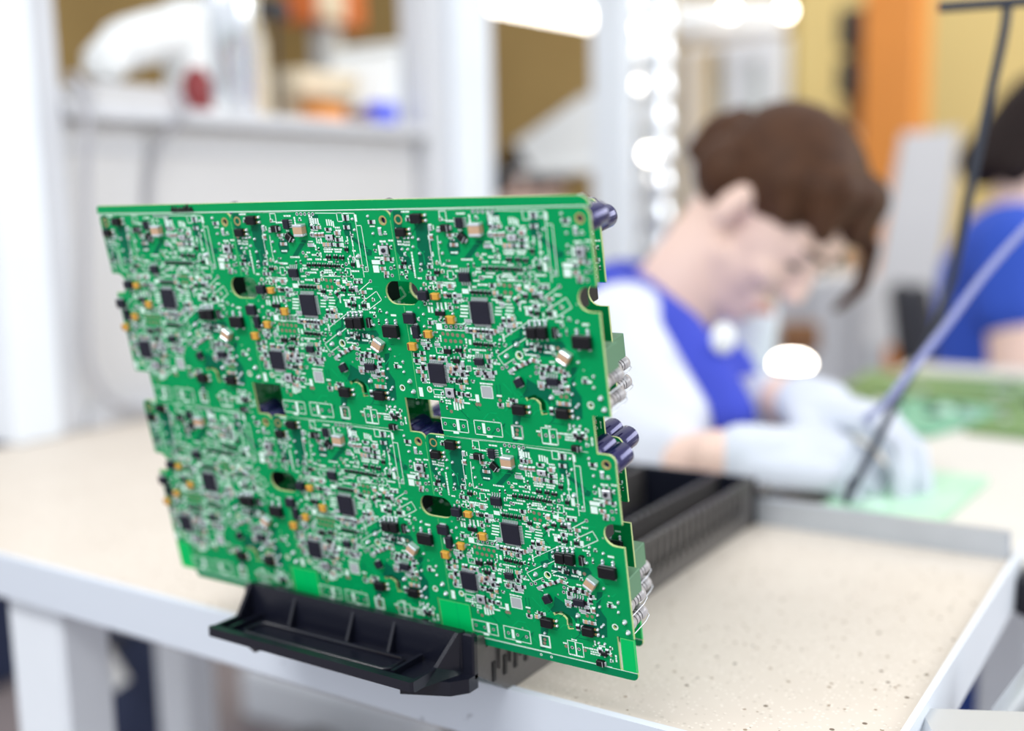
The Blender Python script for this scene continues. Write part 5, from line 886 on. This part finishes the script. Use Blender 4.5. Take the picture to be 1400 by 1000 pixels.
b = MB(); b.box((-1.32, 4.36, .0), (.12, .05, 1.05), 'cream_box', bev=.004); b.box((-1.32, 4.36, -.65), (.14, .10, .26), 'cream_box'); single('info_board', b, 'pale upright board beside the broad orange column', 'board')
t = thing('white_screen', (-.72, 3.0, FLOOR), 'tall pale leaning panel in front of the orange column', 'panel')
b = MB(); A = [(-.815, 2.915, -.10), (-.672, 3.00, -.10), (-.640, 3.11, .455), (-.762, 3.03, .445)]; n = Vector((.5, -.86, 0)).normalized() * .02
b.add(A + [tuple(Vector(p) - n) for p in A], [(0, 1, 2, 3), (7, 6, 5, 4), (0, 4, 5, 1), (1, 5, 6, 2), (2, 6, 7, 3), (3, 7, 4, 0)], 'panel_white'); part('sheet', b, t)
for x, y in ((-.80, 2.93), (-.69, 3.0)):
    b = MB(); b.tube([(x, y, -.09), (x, y + .02, FLOOR)], .012, 'grey_metal', 8); part('leg', b, t)
t = thing('office_chair', (-.66, 2.77, FLOOR), 'black chair back between the orange column and the blue shirt', 'chair')
put('backrest', blob('backrest', [('c', (-.69, 2.76, .055), .028, (-.66, 2.76, -.10), .036), ('c', (-.65, 2.78, .05), .028, (-.63, 2.78, -.10), .036)], 'charcoal', .007, 4), t)
b = MB(); b.box((-.62, 2.83, -.30), (.22, .22, .05), 'charcoal', bev=.02); b.tube([(-.66, 2.77, -.09), (-.655, 2.78, -.30)], .012, 'charcoal', 8); part('seat', b, t)
b = MB(); b.tube([(-.62, 2.83, -.32), (-.62, 2.83, -.74)], .02, 'grey_metal', 10); b.lathe((-.62, 2.83, FLOOR), [(.20, 0), (.20, .02), (.02, .05)], 'charcoal', 20); part('base', b, t)
t = thing('grey_cabinet', (-1.0, 3.2, FLOOR), 'low grey lavender cabinet behind the face of the worker', 'cabinet')
b = MB(); b.box((-1.02, 3.22, -.36), (.30, .28, .84), 'grey_paint', rz=.45, bev=.006); part('body', b, t)
for k in (-.07, .07):
    b = MB(); b.box((-.96 + k * .9, 3.08 + k * .43, -.35), (.012, .012, .76), 'cable_grey', rz=.45); part('door_edge', b, t)
b = MB(); b.box((-.87, 2.56, -.04), (.09, .06, .07), 'wood_brown', bev=.006, rz=.4); b.box((-.87, 2.56, -.43), (.06, .05, .70), 'grey_paint'); single('wooden_box', b, 'small brown wooden box on a stand behind the glowing dish', 'box')
# things below and beside the near bench
t = thing('equipment_case', (-1.55, 1.15, FLOOR), 'dark blue rounded case under the bench between two white legs', 'case')
put('body', blob('body', [('c', (-1.56, 1.14, -.70), .075, (-1.55, 1.16, -.42), .05), ('c', (-1.52, 1.20, -.68), .08, (-1.54, 1.16, -.46), .05)], 'dark_blue', .01, 4), t)
b = MB(); b.tube([(-1.464, 1.034, -.391), (-1.432, 1.045, -.444)], .017, 'white_plastic', 12); b.tube([(-1.464, 1.034, -.391), (-1.55, 1.15, -.42)], .010, 'charcoal', 10); part('handle', b, t)
b = MB(); b.box((-2.55, 1.42, FLOOR + .55), (.5, .5, 1.1), 'dark_blue', bev=.02); single('tool_cabinet', b, 'dark blue cabinet at the far left behind the white post', 'cabinet')
b = MB(); b.box((-1.50, 1.62, FLOOR + .055), (.46, .11, .11), 'white_paint', bev=.008, rz=.06); single('floor_beam', b, 'white beam lying on the floor under the bench', 'beam')
b = MB(); b.lathe((-1.44, 1.46, FLOOR), [(.05, 0), (.06, .01), (.06, .05), (.03, .07)], 'charcoal', 16); single('floor_weight', b, 'dark round object on the floor below the front edge', 'object')
t = thing('storage_crate', (-.25, 1.36, FLOOR), 'blue plastic crate below the right edge of the near bench', 'crate')
b = MB(); b.box((-.235, 1.40, -.52), (.14, .20, .48), 'bin_blue', bev=.006); part('body', b, t)
b = MB(); b.box((-.235, 1.40, -.285), (.15, .21, .02), 'bin_blue', bev=.004); part('rim', b, t)
b = MB(); b.box((-.31, 1.72, -.50), (.30, .10, .55), 'white_plastic', bev=.01); single('white_carton', b, 'white box on the floor under the far bench', 'box')
t = thing('hanging_cabinet', (-2.26, 2.48, .80), 'orange and cream cabinet at the top behind the left shelf', 'cabinet')
b = MB(); b.box((-2.26, 2.50, 1.02), (.10, .24, .44), 'orange_deep', bev=.005); part('body', b, t)
b = MB(); b.box((-2.20, 2.46, 1.02), (.02, .10, .43), 'cream_box', bev=.003); part('door', b, t)
b = MB(); b.box((-2.26, 2.50, .01), (.06, .06, 1.58), 'grey_metal'); part('stand', b, t)
